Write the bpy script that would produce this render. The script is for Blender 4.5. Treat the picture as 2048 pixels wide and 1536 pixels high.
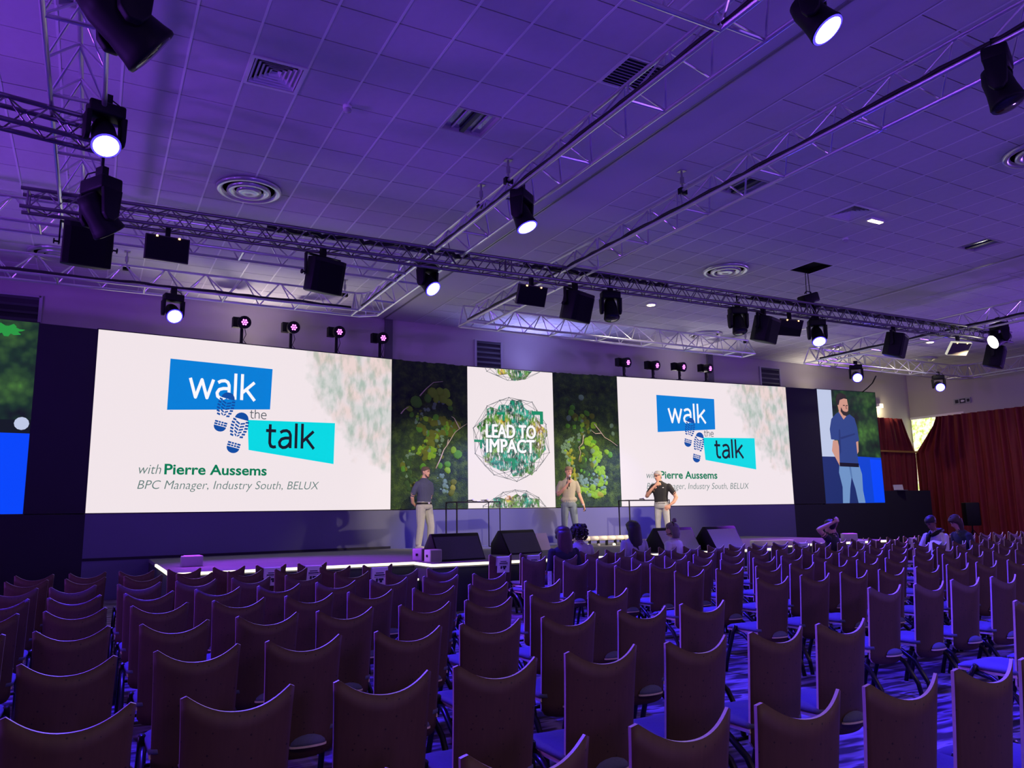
import bpy, bmesh, math, random
from mathutils import Vector, Matrix
R = math.radians
random.seed(7)
SC = bpy.context.scene
for o in list(bpy.data.objects): bpy.data.objects.remove(o)
COL = SC.collection

# ------------------------------------------------------------------ camera
CZ = 1.5                                   # eye height above the floor
F_PX, YAW, PIT, ROL = 1549.68, R(28.3856), R(9.4169), R(-0.9346)
fwd = Vector((math.sin(YAW)*math.cos(PIT), math.cos(YAW)*math.cos(PIT), math.sin(PIT)))
rgt = Vector((math.cos(YAW), -math.sin(YAW), 0)); upv = rgt.cross(fwd)
c_r = math.cos(ROL)*rgt + math.sin(ROL)*upv
c_u = -math.sin(ROL)*rgt + math.cos(ROL)*upv
cam_d = bpy.data.cameras.new('camera'); cam = bpy.data.objects.new('camera', cam_d); COL.objects.link(cam)
cam_d.sensor_width = 36.0; cam_d.sensor_fit = 'HORIZONTAL'; cam_d.lens = F_PX/2048*36; cam_d.clip_start = .05; cam_d.clip_end = 200
M = Matrix((c_r, c_u, -fwd)).transposed().to_4x4(); M.translation = (0, 0, CZ); cam.matrix_world = M
SC.camera = cam
CAMP = Vector((0, 0, CZ))
def ray(px, py): return (c_r*((px-1024)/F_PX) - c_u*((py-768)/F_PX) + fwd)
def atz(px, py, z): d = ray(px, py); return CAMP + d*((z-CZ)/d.z)
def aty(px, py, y): d = ray(px, py); return CAMP + d*(y/d.y)
def atx(px, py, x): d = ray(px, py); return CAMP + d*(x/d.x)

# ------------------------------------------------------------------ world, exposure, big lights
w = bpy.data.worlds.new('world'); SC.world = w; w.use_nodes = True
w.node_tree.nodes['Background'].inputs[0].default_value = (.02, .015, .05, 1)
w.node_tree.nodes['Background'].inputs[1].default_value = .3
vs = SC.view_settings; vs.view_transform = 'Standard'; vs.look = 'None'; vs.exposure = 0.0; vs.gamma = 1.0; vs.use_curve_mapping = False

LIGHTS = []
def spot(name, loc, target, energy, color, angle=60, blend=.6, size=.1):
    l = bpy.data.lights.new(name, 'SPOT'); l.energy = energy; l.color = color; l.spot_size = R(angle); l.spot_blend = blend; l.shadow_soft_size = size
    o = bpy.data.objects.new(name, l); COL.objects.link(o); o.location = loc
    o.rotation_euler = (Vector(target)-Vector(loc)).to_track_quat('-Z', 'Y').to_euler(); LIGHTS.append(o); return o
CEIL = 6.3485
PURPLE = (.30, .115, 1.0); BLUE = (.045, .02, 1.0); WARM = (1.0, .86, .66)
# added unseen colour-wash lamps: on the side and rear walls, and hidden on the wall behind the screens, all aimed at the ceiling
ADDED_WASH = [('left wall, near the stage', (-8.1, 11.0, 3.0), (-.5, 11.5, CEIL), 2100, (.30, .07, 1.0), 125), ('left wall, middle', (-8.1, 4.5, 3.0), (.5, 7.5, CEIL), 1500, (.30, .08, 1.0), 125),
        ('rear wall, left one', (3, -6.7, 3.0), (4, 2.0, CEIL), 900, PURPLE, 125), ('rear wall, middle one', (14, -6.7, 3.0), (13, 2.0, CEIL), 1100, PURPLE, 125), ('rear wall, right one', (24, -6.7, 3.0), (21, 3, CEIL), 1100, PURPLE, 125),
        ('right wall, middle', (26.4, 8.0, 3.0), (18, 9.5, CEIL), 1900, PURPLE, 125),
        ('stage wall behind the left screen', (3.0, 17.95, 4.75), (3.0, 16.2, CEIL), 150, (1.0, .82, .78), 150), ('stage wall behind the centre screen', (10.2, 17.95, 4.75), (10.2, 16.2, CEIL), 330, (.34, .33, 1.0), 150),
        ('stage wall behind the right screen', (15.6, 17.95, 4.75), (15.6, 16.2, CEIL), 120, (.85, .74, .80), 150), ('stage wall behind the last screen', (21.2, 17.95, 4.75), (21.2, 16.4, CEIL), 150, (1.0, .86, .66), 150)]
for i, (n_, lo_, ta_, e_, c_, an_) in enumerate(ADDED_WASH): spot('added_uplight_%02d' % i, lo_, ta_, e_, c_, an_, .9, .4 if i < 6 else .12)
# warm fill spots added out of view over the rear of the hall
for x_, y_ in ((1.5, -3.5), (9.0, -3.5), (17.0, -2.5)): spot('rear_fill_spot', (x_, y_, CEIL-.1), (x_, y_+2, 0), 300, (1.0, .76, .56), 140, .8, .2)

# ------------------------------------------------------------------ materials
MATS = {}
def mat(name, col, rough=.6, metal=0.0, emit=0.0, ecol=None, noise=None, bump=None, spec=None, coat=0.0):
    if name in MATS: return MATS[name]
    m = bpy.data.materials.new(name); m.use_nodes = True; nt = m.node_tree; b = nt.nodes['Principled BSDF']
    b.inputs['Base Color'].default_value = (*col, 1); b.inputs['Roughness'].default_value = rough; b.inputs['Metallic'].default_value = metal
    if spec is not None: b.inputs['Specular IOR Level'].default_value = spec
    if coat: b.inputs['Coat Weight'].default_value = coat
    if emit:
        b.inputs['Emission Color'].default_value = (*(ecol or col), 1); b.inputs['Emission Strength'].default_value = emit
    tc = None
    if noise:                                # (scale, amount) : procedural colour variation
        tc = nt.nodes.new('ShaderNodeTexCoord'); n = nt.nodes.new('ShaderNodeTexNoise'); n.inputs['Scale'].default_value = noise[0]; n.inputs['Detail'].default_value = 4
        nt.links.new(tc.outputs['Object'], n.inputs['Vector'])
        r = nt.nodes.new('ShaderNodeMapRange'); r.inputs['To Min'].default_value = 1-noise[1]; r.inputs['To Max'].default_value = 1+noise[1]
        nt.links.new(n.outputs['Fac'], r.inputs['Value'])
        mx = nt.nodes.new('ShaderNodeVectorMath'); mx.operation = 'SCALE'; mx.inputs[0].default_value = col
        nt.links.new(r.outputs['Result'], mx.inputs['Scale']); nt.links.new(mx.outputs[0], b.inputs['Base Color'])
    if bump:
        tc = tc or nt.nodes.new('ShaderNodeTexCoord'); n = nt.nodes.new('ShaderNodeTexNoise'); n.inputs['Scale'].default_value = bump[0]; n.inputs['Detail'].default_value = 3
        nt.links.new(tc.outputs['Object'], n.inputs['Vector']); bp = nt.nodes.new('ShaderNodeBump'); bp.inputs['Strength'].default_value = bump[1]; bp.inputs['Distance'].default_value = .02
        nt.links.new(n.outputs['Fac'], bp.inputs['Height']); nt.links.new(bp.outputs[0], b.inputs['Normal'])
    MATS[name] = m; return m
def emis(name, col, s=1.0):
    if name in MATS: return MATS[name]
    m = bpy.data.materials.new(name); m.use_nodes = True; nt = m.node_tree
    b = nt.nodes['Principled BSDF']; b.inputs['Base Color'].default_value = (.01, .01, .012, 1); b.inputs['Roughness'].default_value = .5
    b.inputs['Specular IOR Level'].default_value = .2
    b.inputs['Emission Color'].default_value = (*col, 1); b.inputs['Emission Strength'].default_value = s
    MATS[name] = m; return m
def srgb(r, g, b):
    f = lambda c: (c/255/12.92 if c/255 <= .04045 else ((c/255+.055)/1.055)**2.4)
    return (f(r), f(g), f(b))

M_tile = mat('ceiling_tile_white', (.62, .62, .64), .9, noise=(9, .05), bump=(160, .12))
M_gyp = mat('gypsum_band', (.62, .61, .62), .85, noise=(.7, .05))
M_bar = mat('grid_bar_white', (.85, .85, .86), .5)
M_plenum = mat('plenum_dark', (.05, .05, .06), .9)
M_wall = mat('wall_paint', (.52, .49, .46), .85, noise=(.8, .06))
M_post = mat('divider_post_grey', (.13, .13, .13), .6)
M_alu = mat('truss_aluminium', (.74, .74, .76), .30, .8, noise=(3, .12))
M_alu_shaded = mat('truss_aluminium_shaded', (.20, .19, .21), .38, .8, noise=(3, .15))  # same aluminium, darkened to stand in for its unlit side
M_blk = mat('black_plastic', (.005, .005, .006), .55, spec=.25)
M_blkm = mat('black_metal', (.006, .006, .007), .4, .2, spec=.3)
M_grille = mat('black_grille', (.004, .004, .005), .8, spec=.2, bump=(400, .4))
M_cable = mat('black_cable', (.01, .01, .01), .6)
M_navy = mat('backdrop_navy', (.085, .09, .17), .5, noise=(.5, .12))
M_blackcloth = mat('backdrop_black', (.008, .008, .018), .8, noise=(2, .15))
M_deck = mat('stage_deck', (.15, .15, .17), .9, noise=(2.5, .18), spec=.1)
M_skirt = mat('stage_skirt', (.02, .025, .035), .8, noise=(4, .2))
M_lipled = emis('stage_edge_led', (1.0, .90, .58), 2.2)
M_chrome = mat('hanger_steel', (.45, .45, .46), .35, .9)
M_frame = mat('screen_frame_black', (.01, .01, .012), .5)
M_paper = mat('paper_white', (.78, .78, .80), .8)
M_ink = mat('paper_ink', (.03, .03, .04), .8)
M_cur = mat('red_velvet_curtain', (.19, .008, .012), .7, noise=(6, .25))
M_gold = mat('gold_braid', (.65, .42, .10), .4, .4)
M_grey = mat('grey_louvre', (.10, .11, .12), .6)
M_lgrey = mat('light_grey_plastic', (.5, .5, .5), .5)

def wood_mat():
    m = bpy.data.materials.new('chair_plywood_stained'); m.use_nodes = True; nt = m.node_tree; b = nt.nodes['Principled BSDF']
    tc = nt.nodes.new('ShaderNodeTexCoord'); mp = nt.nodes.new('ShaderNodeMapping'); mp.inputs['Scale'].default_value = (26, 26, 2.2)
    n = nt.nodes.new('ShaderNodeTexNoise'); n.inputs['Scale'].default_value = 2.5; n.inputs['Detail'].default_value = 5
    cr = nt.nodes.new('ShaderNodeValToRGB'); cr.color_ramp.elements[0].color = (.070, .034, .020, 1); cr.color_ramp.elements[1].color = (.115, .056, .033, 1)
    v = nt.nodes.new('ShaderNodeTexVoronoi'); v.inputs['Scale'].default_value = 30; v.feature = 'F1'
    lt = nt.nodes.new('ShaderNodeMath'); lt.operation = 'GREATER_THAN'; lt.inputs[1].default_value = .12
    mx = nt.nodes.new('ShaderNodeMix'); mx.data_type = 'RGBA'; mx.inputs[6].default_value = (.02, .01, .008, 1)
    L = nt.links.new
    L(tc.outputs['Object'], mp.inputs['Vector']); L(mp.outputs[0], n.inputs['Vector']); L(n.outputs['Fac'], cr.inputs['Fac'])
    L(tc.outputs['Object'], v.inputs['Vector']); L(v.outputs['Distance'], lt.inputs[0]); L(lt.outputs[0], mx.inputs[0]); L(cr.outputs[0], mx.inputs[7])
    L(mx.outputs[2], b.inputs['Base Color']); b.inputs['Roughness'].default_value = .6
    return m
M_wood = wood_mat()
M_edge = mat('chair_ply_edge', (.80, .62, .50), .4, noise=(40, .15))
M_fab = mat('seat_fabric_grey_blue', (.13, .13, .22), .9, noise=(120, .15), bump=(350, .3))
M_leg = mat('chair_leg_black', (.012, .012, .013), .3, .3)

def carpet_mat():
    m = bpy.data.materials.new('carpet_brushstroke'); m.use_nodes = True; nt = m.node_tree; b = nt.nodes['Principled BSDF']; L = nt.links.new
    tc = nt.nodes.new('ShaderNodeTexCoord'); mp = nt.nodes.new('ShaderNodeMapping'); mp.inputs['Scale'].default_value = (.9, 4.0, 1); mp.inputs['Rotation'].default_value = (0, 0, R(28))
    n = nt.nodes.new('ShaderNodeTexNoise'); n.inputs['Scale'].default_value = 2.2; n.inputs['Detail'].default_value = 2.5; n.inputs['Roughness'].default_value = .45
    cr = nt.nodes.new('ShaderNodeValToRGB'); e = cr.color_ramp.elements
    e[0].position = .42; e[0].color = (.025, .018, .022, 1); e[1].position = .50; e[1].color = (.17, .14, .18, 1)
    e2 = cr.color_ramp.elements.new(.60); e2.color = (.30, .26, .33, 1); e3 = cr.color_ramp.elements.new(.64); e3.color = (.05, .03, .04, 1)
    n2 = nt.nodes.new('ShaderNodeTexNoise'); n2.inputs['Scale'].default_value = 300
    bp = nt.nodes.new('ShaderNodeBump'); bp.inputs['Strength'].default_value = .4; bp.inputs['Distance'].default_value = .005
    L(tc.outputs['Object'], mp.inputs['Vector']); L(mp.outputs[0], n.inputs['Vector']); L(n.outputs['Fac'], cr.inputs['Fac']); L(cr.outputs[0], b.inputs['Base Color'])
    L(tc.outputs['Object'], n2.inputs['Vector']); L(n2.outputs['Fac'], bp.inputs['Height']); L(bp.outputs[0], b.inputs['Normal']); b.inputs['Roughness'].default_value = .95
    return m
M_carpet = carpet_mat()

# ------------------------------------------------------------------ mesh helpers
def link(o, parent=None):
    COL.objects.link(o)
    if parent is not None: o.parent = parent
    return o
def me_from(verts, faces, name='m', mats=(), midx=None, smooth=False):
    me = bpy.data.meshes.new(name); me.from_pydata([tuple(v) for v in verts], [], faces)
    for m in mats: me.materials.append(m)
    if midx:
        me.polygons.foreach_set('material_index', midx)
    if smooth: me.polygons.foreach_set('use_smooth', [True]*len(me.polygons))
    me.update(); return me
def mobj(name, me, parent=None, loc=None, rot=None):
    o = bpy.data.objects.new(name, me); link(o, parent)
    if loc is not None: o.location = loc
    if rot is not None: o.rotation_euler = rot
    return o
def empty(name, loc=(0, 0, 0), rz=0.0, rot=None):
    o = bpy.data.objects.new(name, None); o.empty_display_size = .1; COL.objects.link(o); o.location = loc; o.rotation_euler = rot or (0, 0, rz); return o
def tag(o, label=None, cat=None, group=None, kind=None):
    if label: o['label'] = label
    if cat: o['category'] = cat
    if group: o['group'] = group
    if kind: o['kind'] = kind
    return o
def thing(name, label, cat, loc=(0, 0, 0), rz=0.0, group=None, rot=None): return tag(empty(name, loc, rz, rot), label, cat, group)
def box_data(x0, x1, y0, y1, z0, z1, off=0):
    v = [(x0, y0, z0), (x1, y0, z0), (x1, y1, z0), (x0, y1, z0), (x0, y0, z1), (x1, y0, z1), (x1, y1, z1), (x0, y1, z1)]
    f = [(0, 3, 2, 1), (4, 5, 6, 7), (0, 1, 5, 4), (1, 2, 6, 5), (2, 3, 7, 6), (3, 0, 4, 7)]
    return v, [tuple(i+off for i in q) for q in f]
class MB:
    def __init__(s): s.v = []; s.f = []; s.m = []
    def add(s, v, f, mi=0):
        o = len(s.v); s.v += [tuple(p) for p in v]; s.f += [tuple(i+o for i in q) for q in f]; s.m += [mi]*len(f); return s
    def box(s, x0, x1, y0, y1, z0, z1, mi=0): v, f = box_data(x0, x1, y0, y1, z0, z1); return s.add(v, f, mi)
    def tube(s, pts, r, n=8, mi=0, closed_caps=True):
        pts = [Vector(p) for p in pts]; rr = r if isinstance(r, (list, tuple)) else [r]*len(pts)
        V = []; Fc = []; t0 = (pts[1]-pts[0]).normalized(); a = t0.orthogonal().normalized()
        for i, p in enumerate(pts):
            t = (pts[min(i+1, len(pts)-1)]-pts[max(i-1, 0)])
            t = t.normalized() if t.length > 1e-9 else t0
            a = (a - t*a.dot(t)); a = a.normalized() if a.length > 1e-6 else t.orthogonal().normalized(); b = t.cross(a)
            for k in range(n):
                an = 2*math.pi*k/n; V.append(p+(a*math.cos(an)+b*math.sin(an))*rr[i])
        for i in range(len(pts)-1):
            for k in range(n):
                k2 = (k+1) % n; Fc.append((i*n+k, i*n+k2, (i+1)*n+k2, (i+1)*n+k))
        if closed_caps: Fc.append(tuple(reversed(range(n)))); Fc.append(tuple(range((len(pts)-1)*n, len(pts)*n)))
        return s.add(V, Fc, mi)
    def lathe(s, prof, n=20, center=(0, 0, 0), axis='z', mi=0, cap=True):
        V = []; Fc = []; c = Vector(center)
        for (r, h) in prof:
            for k in range(n):
                an = 2*math.pi*k/n; x, y = r*math.cos(an), r*math.sin(an)
                V.append(c+Vector({'z': (x, y, h), 'y': (x, h, -y), 'x': (h, x, y)}[axis]))
        for i in range(len(prof)-1):
            for k in range(n):
                k2 = (k+1) % n; Fc.append((i*n+k, i*n+k2, (i+1)*n+k2, (i+1)*n+k))
        if cap: Fc.append(tuple(reversed(range(n)))); Fc.append(tuple(range((len(prof)-1)*n, len(prof)*n)))
        return s.add(V, Fc, mi)
    def prism(s, poly, z0, z1, mi=0):          # polygon in xy extruded along z
        n = len(poly); V = [(x, y, z0) for x, y in poly]+[(x, y, z1) for x, y in poly]
        Fc = [tuple(reversed(range(n))), tuple(range(n, 2*n))]+[(i, (i+1) % n, n+(i+1) % n, n+i) for i in range(n)]
        return s.add(V, Fc, mi)
    def prism_x(s, poly, x0, x1, mi=0):        # polygon in yz extruded along x
        n = len(poly); V = [(x0, y, z) for y, z in poly]+[(x1, y, z) for y, z in poly]
        Fc = [tuple(range(n)), tuple(reversed(range(n, 2*n)))]+[((i+1) % n, i, n+i, n+(i+1) % n) for i in range(n)]
        return s.add(V, Fc, mi)
    def mesh(s, mats, name='m', smooth=False):
        return me_from(s.v, s.f, name, mats if isinstance(mats, (list, tuple)) else [mats], s.m, smooth)
    def build(s, name, mats, parent=None, loc=None, rot=None, smooth=False):
        return mobj(name, s.mesh(mats, name, smooth), parent, loc, rot)
def bevel_me(me, w=.01, seg=2):
    bm = bmesh.new(); bm.from_mesh(me); bmesh.ops.bevel(bm, geom=list(bm.edges), offset=w, segments=seg, affect='EDGES', profile=.5)
    for f in bm.faces: f.smooth = True
    bm.to_mesh(me); bm.free(); return me
UC = {}
def unit_cyl(m, n=8):
    k = (m.name, n)
    if k not in UC: UC[k] = MB().lathe([(1, 0), (1, 1)], n).mesh(m, 'tube', False)
    return UC[k]
def rod(name, p, q, r, m, parent, n=8):
    """a straight tube from p to q (world coordinates) that shares one unit cylinder"""
    p, q = Vector(p), Vector(q); d = q-p; o = bpy.data.objects.new(name, unit_cyl(m, n)); link(o, parent)
    X = Matrix.Translation(p) @ d.to_track_quat('Z', 'Y').to_matrix().to_4x4() @ Matrix.Diagonal((r, r, d.length, 1))
    pm = Matrix.Translation(parent.location) @ parent.rotation_euler.to_matrix().to_4x4() if parent is not None else Matrix()
    o.matrix_basis = pm.inverted() @ X; return o
def copy_tree(o, parent=None):
    c = o.copy(); COL.objects.link(c); c.parent = parent
    for ch in o.children: copy_tree(ch, c)
    return c
def struct(name, label, mb, m, cat='structure'):
    o = mb.build(name, m); return tag(o, label, cat, None, 'structure')
def text_mesh(body, width, mats, shear=0.0, bold=0.0, height=None, spacing=1.0):
    cu = bpy.data.curves.new('txt', 'FONT'); cu.body = body; cu.size = 1; cu.shear = shear; cu.offset = bold; cu.resolution_u = 4; cu.space_character = spacing
    o = bpy.data.objects.new('txt', cu); COL.objects.link(o); dg = bpy.context.evaluated_depsgraph_get(); dg.update()
    me = bpy.data.meshes.new_from_object(o.evaluated_get(dg)); bpy.data.objects.remove(o); bpy.data.curves.remove(cu)
    xs = [v.co.x for v in me.vertices]; s = width/(max(xs)-min(xs)); x0 = min(xs)
    ys = [v.co.y for v in me.vertices]; sy = s if height is None else height/(max(ys)-min(ys))
    for v in me.vertices: v.co = ((v.co.x-x0)*s, 0, v.co.y*sy)
    me.materials.clear(); me.materials.append(mats); return me

# ================================================================== ROOM SHELL
XL, XR, YB, YF = -8.4, 26.65, 18.2, -7.0      # left wall, right wall, stage wall, wall behind the viewer
struct('floor', 'patterned carpet floor of the hall', MB().box(XL-.2, XR+.2, YF-.2, YB+.2, -.1, 0), M_carpet, 'floor')
struct('wall_back', 'grey painted wall behind the stage screens', MB().box(XL-.2, XR+.2, YB, YB+.2, 0, CEIL+.3), M_wall, 'wall')
M_wall_dark = mat('unseen_wall_dark', (.05, .045, .05), .9, noise=(2, .2))  # made-up dark finish on unseen walls, cuts the purple bounce
struct('wall_left', 'unseen left wall of the hall, darkened to cut bounce', MB().box(XL-.2, XL, YF, YB, 0, CEIL+.3), M_wall_dark, 'wall')
struct('wall_right', 'painted wall on the right above the red curtain', MB().box(XR, XR+.2, YF, YB, 0, CEIL+.3), M_wall, 'wall')
struct('wall_front', 'unseen wall behind the viewer, darkened to cut bounce', MB().box(XL-.2, XR+.2, YF-.2, YF, 0, CEIL+.3), M_wall_dark, 'wall')
ceil = struct('ceiling', 'suspended tile ceiling washed in purple light', MB().box(XL-.2, XR+.2, YF-.2, YB+.2, CEIL+.12, CEIL+.3), M_plenum, 'ceiling')
# tile fields : (x lines start, x end, y phase)
T = .6
FIELDS = [(.604-.6*15, 5.404, 7.3176), (7.0027-.0, 15.80, 8.4319), (17.0027, 26.62, 8.4319)]
def gridn(v, ph): return ph + T*math.floor((v-ph)/T+1e-6)
SKIP = set()
def key(x0, y0): return (round(x0, 2), round(y0, 2))
SPECIAL = [('sq', 1.204, 7.9176), ('louv', 4.804, 6.1176), ('mir', 3.604, 7.9176), ('mir', -.596, 7.3176-.6*0), ('sq', 10.6027, 7.8319), ('lamp', 11.2027, 7.8319), ('hole', 12.4027, 10.2319),
           ('mir', 8.2027, 7.8319), ('mir', 14.2027, 7.8319)]
for k_, x_, y_ in SPECIAL: SKIP.add(key(x_, y_))
def in_frame(p, m=30):
    d = p-CAMP; z = d.dot(fwd)
    if z < .5: return None
    x = d.dot(c_r)/z*F_PX+1024; y = -d.dot(c_u)/z*F_PX+768
    if -m < x < 2048+m and -m < y < 1536+m: return z
    return None
tile_me = MB().box(.012, T-.012, .008, T-.008, 0, .018).mesh(M_tile, 'ceiling_tile')
cand = []; rest = MB()
for (xs, xe, ph) in FIELDS:
    nx = int(round((xe-xs)/T)); y = gridn(YF, ph)
    while y < YB-.02:
        y1 = min(y+T, YB)
        for i in range(nx):
            x = xs+i*T; x1 = min(x+T, xe+.01)
            if key(x, y) in SKIP: continue
            full = (y >= YF and y1-y > T-.01 and x1-x > T-.01)
            z = in_frame(Vector((x+.3, y+.3, CEIL)))
            if full and z: cand.append((z, x, y))
            else: rest.box(x+.012, x1-.012, max(y, YF)+.008, y1-.008, CEIL, CEIL+.018)
        y += T
cand.sort()
for z, x, y in cand[:300]: mobj('ceiling_tile', tile_me, ceil, (x, y, CEIL))
for z, x, y in cand[300:]: rest.box(x+.012, x+T-.012, y+.008, y+T-.008, CEIL, CEIL+.018)
tag(rest.build('ceiling_tile_field', M_tile, ceil), kind='stuff')
bar_me = MB().box(-.012, .012, YF, YB, -.004, .006).mesh(M_bar, 'grid_bar')
for (xs, xe, ph) in FIELDS:
    for i in range(int(round((xe-xs)/T))+1): mobj('grid_bar', bar_me, ceil, (xs+i*T, 0, CEIL))
for a, b_ in ((5.416, 6.165), (6.195, 6.99), (15.81, 15.86), (15.89, 16.99)):
    MB().box(a, b_, YF, YB, CEIL, CEIL+.02).build('gypsum_band', M_gyp, ceil)
for x in (6.150, 6.196, 6.985, 15.845, 15.892, 16.98): MB().box(x, x+.014, YF, YB, CEIL-.004, CEIL+.004).build('track_edge', M_chrome, ceil)

# ceiling fittings
def sq_diffuser(x, y, lab):
    r = thing('square_air_diffuser', lab, 'air diffuser', (x+.3, y+.3, CEIL))
    b = MB()
    for s in (-1, 1):
        b.box(s*.28-.02, s*.28+.02, -.30, .30, -.012, .012); b.box(-.26, .26, s*.28-.02, s*.28+.02, -.012, .012)
    b.build('frame', M_bar, r); MB().box(-.26, .26, -.26, .26, .09, .1).build('dark_throat', M_plenum, r)
    for k in range(5):
        o = .25-k*.047; i = o-.034; zl, zh = -.006+.006*k, .034+.006*k; c = MB()
        c.add([(-o, -o, zl), (o, -o, zl), (o, o, zl), (-o, o, zl), (-i, -i, zh), (i, -i, zh), (i, i, zh), (-i, i, zh)], [(0, 1, 5, 4), (1, 2, 6, 5), (2, 3, 7, 6), (3, 0, 4, 7)])
        c.build('cone_vane', M_bar, r)
    return r
sq_diffuser(1.204, 7.9176, 'square stepped air diffuser at left, behind the round one')
sq_diffuser(10.6027, 7.8319, 'square air diffuser beside a lit ceiling lamp at right')
r = thing('louvre_grille', 'slatted square ceiling grille behind the long white truss', 'grille', (4.804+.3, 6.1176+.3, CEIL))
b = MB()
for s in (-1, 1): b.box(s*.285-.015, s*.285+.015, -.3, .3, -.006, .012); b.box(-.27, .27, s*.285-.015, s*.285+.015, -.006, .012)
b.build('frame', M_bar, r); MB().box(-.27, .27, -.27, .27, .09, .1).build('dark_throat', M_plenum, r)
sl = MB().add([(-.27, -.012, 0), (.27, -.012, 0), (.27, .014, .03), (-.27, .014, .03), (-.27, -.010, -.003), (.27, -.010, -.003), (.27, .016, .027), (-.27, .016, .027)], [(0, 1, 2, 3), (7, 6, 5, 4), (0, 4, 5, 1), (2, 6, 7, 3)]).mesh(M_bar, 'slat')
for k in range(10): mobj('slat', sl, r, (0, -.24+k*.053, 0))
M_mirror = mat('troffer_reflector', (.62, .66, .72), .12, .9)
M_louv = mat('troffer_dark', (.05, .06, .08), .3, .5)
for n, (k_, x, y, lab) in enumerate([('mir', 3.604, 7.9176, 'mirrored square ceiling light beside the long white truss'), ('mir', -.596, 7.3176, 'mirrored square ceiling light above the left truss'),
                                     ('mir', 8.2027, 7.8319, 'mirrored square ceiling light seen through the right hand truss'), ('mir', 14.2027, 7.8319, 'mirrored square ceiling light near the right edge')]):
    r = thing('mirror_troffer', lab, 'ceiling light', (x+.3, y+.3, CEIL)); b = MB()
    for s in (-1, 1): b.box(s*.287-.012, s*.287+.012, -.299, .299, -.006, .05); b.box(-.275, .275, s*.287-.012, s*.287+.012, -.006, .05)
    b.build('frame', M_lgrey, r); MB().box(-.275, .275, -.275, .275, .05, .06).build('reflector', M_mirror, r)
    for s in (-.14, .14): MB().tube([(s, -.26, .03), (s, .26, .03)], .013, 8).build('lamp_tube', M_lgrey, r, smooth=True)
    MB().box(-.03, .03, -.27, .27, .0, .035).build('divider', M_louv, r)
M_spotlamp = emis('downlight_lamp_warm', (1, .85, .45), 14)
r = thing('ceiling_lamp', 'lit yellow lamp in a ceiling tile beside square diffuser', 'ceiling lamp', (11.2027+.3, 7.8319+.3, CEIL))
MB().box(-.288, .288, -.292, .292, -.002, .018).build('panel', M_tile, r); MB().box(-.17, .17, -.05, .05, -.045, -.002).build('housing', M_bar, r); MB().box(-.15, .15, -.04, .04, -.052, -.045).build('lamp', M_spotlamp, r)
for px, py, lab in ((1302, 608, 'lit round downlight beyond the front truss, centre'), (1860, 683, 'lit round downlight at right, behind the front truss')):
    p = atz(px, py, CEIL); r = thing('downlight', lab, 'ceiling lamp', p)
    MB().lathe([(.13, 0), (.13, -.025), (.10, -.03)], 20).build('trim_ring', M_bar, r, smooth=True); MB().lathe([(.095, -.031), (.09, -.036)], 20).build('lamp', M_spotlamp, r)
r = thing('ceiling_hatch', 'open dark hatch in the ceiling above the chain hoist', 'hatch', (12.4027+.3, 10.2319+.3, CEIL))
b = MB()
for s in (-1, 1): b.box(s*.293-.006, s*.293+.006, -.3, .3, 0, .1); b.box(-.287, .287, s*.293-.006, s*.293+.006, 0, .1)
b.build('rim', M_blkm, r); MB().box(-.286, .286, -.286, .286, .10, .11).build('dark_void', mat('void_black', (.002, .002, .002), .9), r)
M_ring = mat('diffuser_ring_metal', (.72, .72, .74), .28, .6)
def round_diffuser(x, y, rad, lab):
    r = thing('round_air_diffuser', lab, 'air diffuser', (x, y, CEIL-.008)); k = rad/.46
    MB().lathe([(.46*k, .0), (.46*k, -.02), (.44*k, -.045), (.40*k, -.05), (.37*k, -.02), (.36*k, 0)], 40, cap=False).build('outer_ring', M_ring, r, smooth=True)
    MB().lathe([(.36*k, -.004), (.01, -.004)], 40).build('dark_throat', M_louv, r)
    MB().lathe([(.30*k, -.005), (.31*k, -.05), (.24*k, -.06), (.20*k, -.02)], 40, cap=False).build('middle_ring', M_ring, r, smooth=True)
    MB().lathe([(.17*k, -.01), (.18*k, -.055), (.10*k, -.065), (.07*k, -.05), (.005, -.05)], 36, cap=False).build('centre_cone', M_ring, r, smooth=True)
round_diffuser(1.79, 11.5, .47, 'large round ceiling diffuser at left above the front truss')
round_diffuser(11.18, 11.38, .46, 'round ceiling diffuser right of centre, above the front truss')
round_diffuser(11.35, 5.40, .46, 'round ceiling diffuser cut by the right edge')
round_diffuser(-.85, 16.0, .46, 'round ceiling diffuser half hidden by the leftmost loudspeaker')
round_diffuser(14.9, 16.1, .46, 'round ceiling diffuser behind the middle white truss')
round_diffuser(19.6, 15.9, .46, 'round ceiling diffuser between the two back trusses')
round_diffuser(24.2, 15.9, .46, 'round ceiling diffuser near the far right corner')
for x, y, lab in ((2.41, 8.50, 'small round smoke detector left of centre'), (11.83, 9.0, 'small round smoke detector beyond square diffuser')):
    r = thing('smoke_detector', lab, 'smoke detector', (x, y, CEIL)); MB().lathe([(.055, 0), (.055, -.03), (.045, -.04)], 18).build('base', M_bar, r, smooth=True)
    MB().lathe([(.04, -.04), (.05, -.055), (.045, -.075), (.02, -.085)], 18).build('sensor_head', M_lgrey, r, smooth=True)

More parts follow.
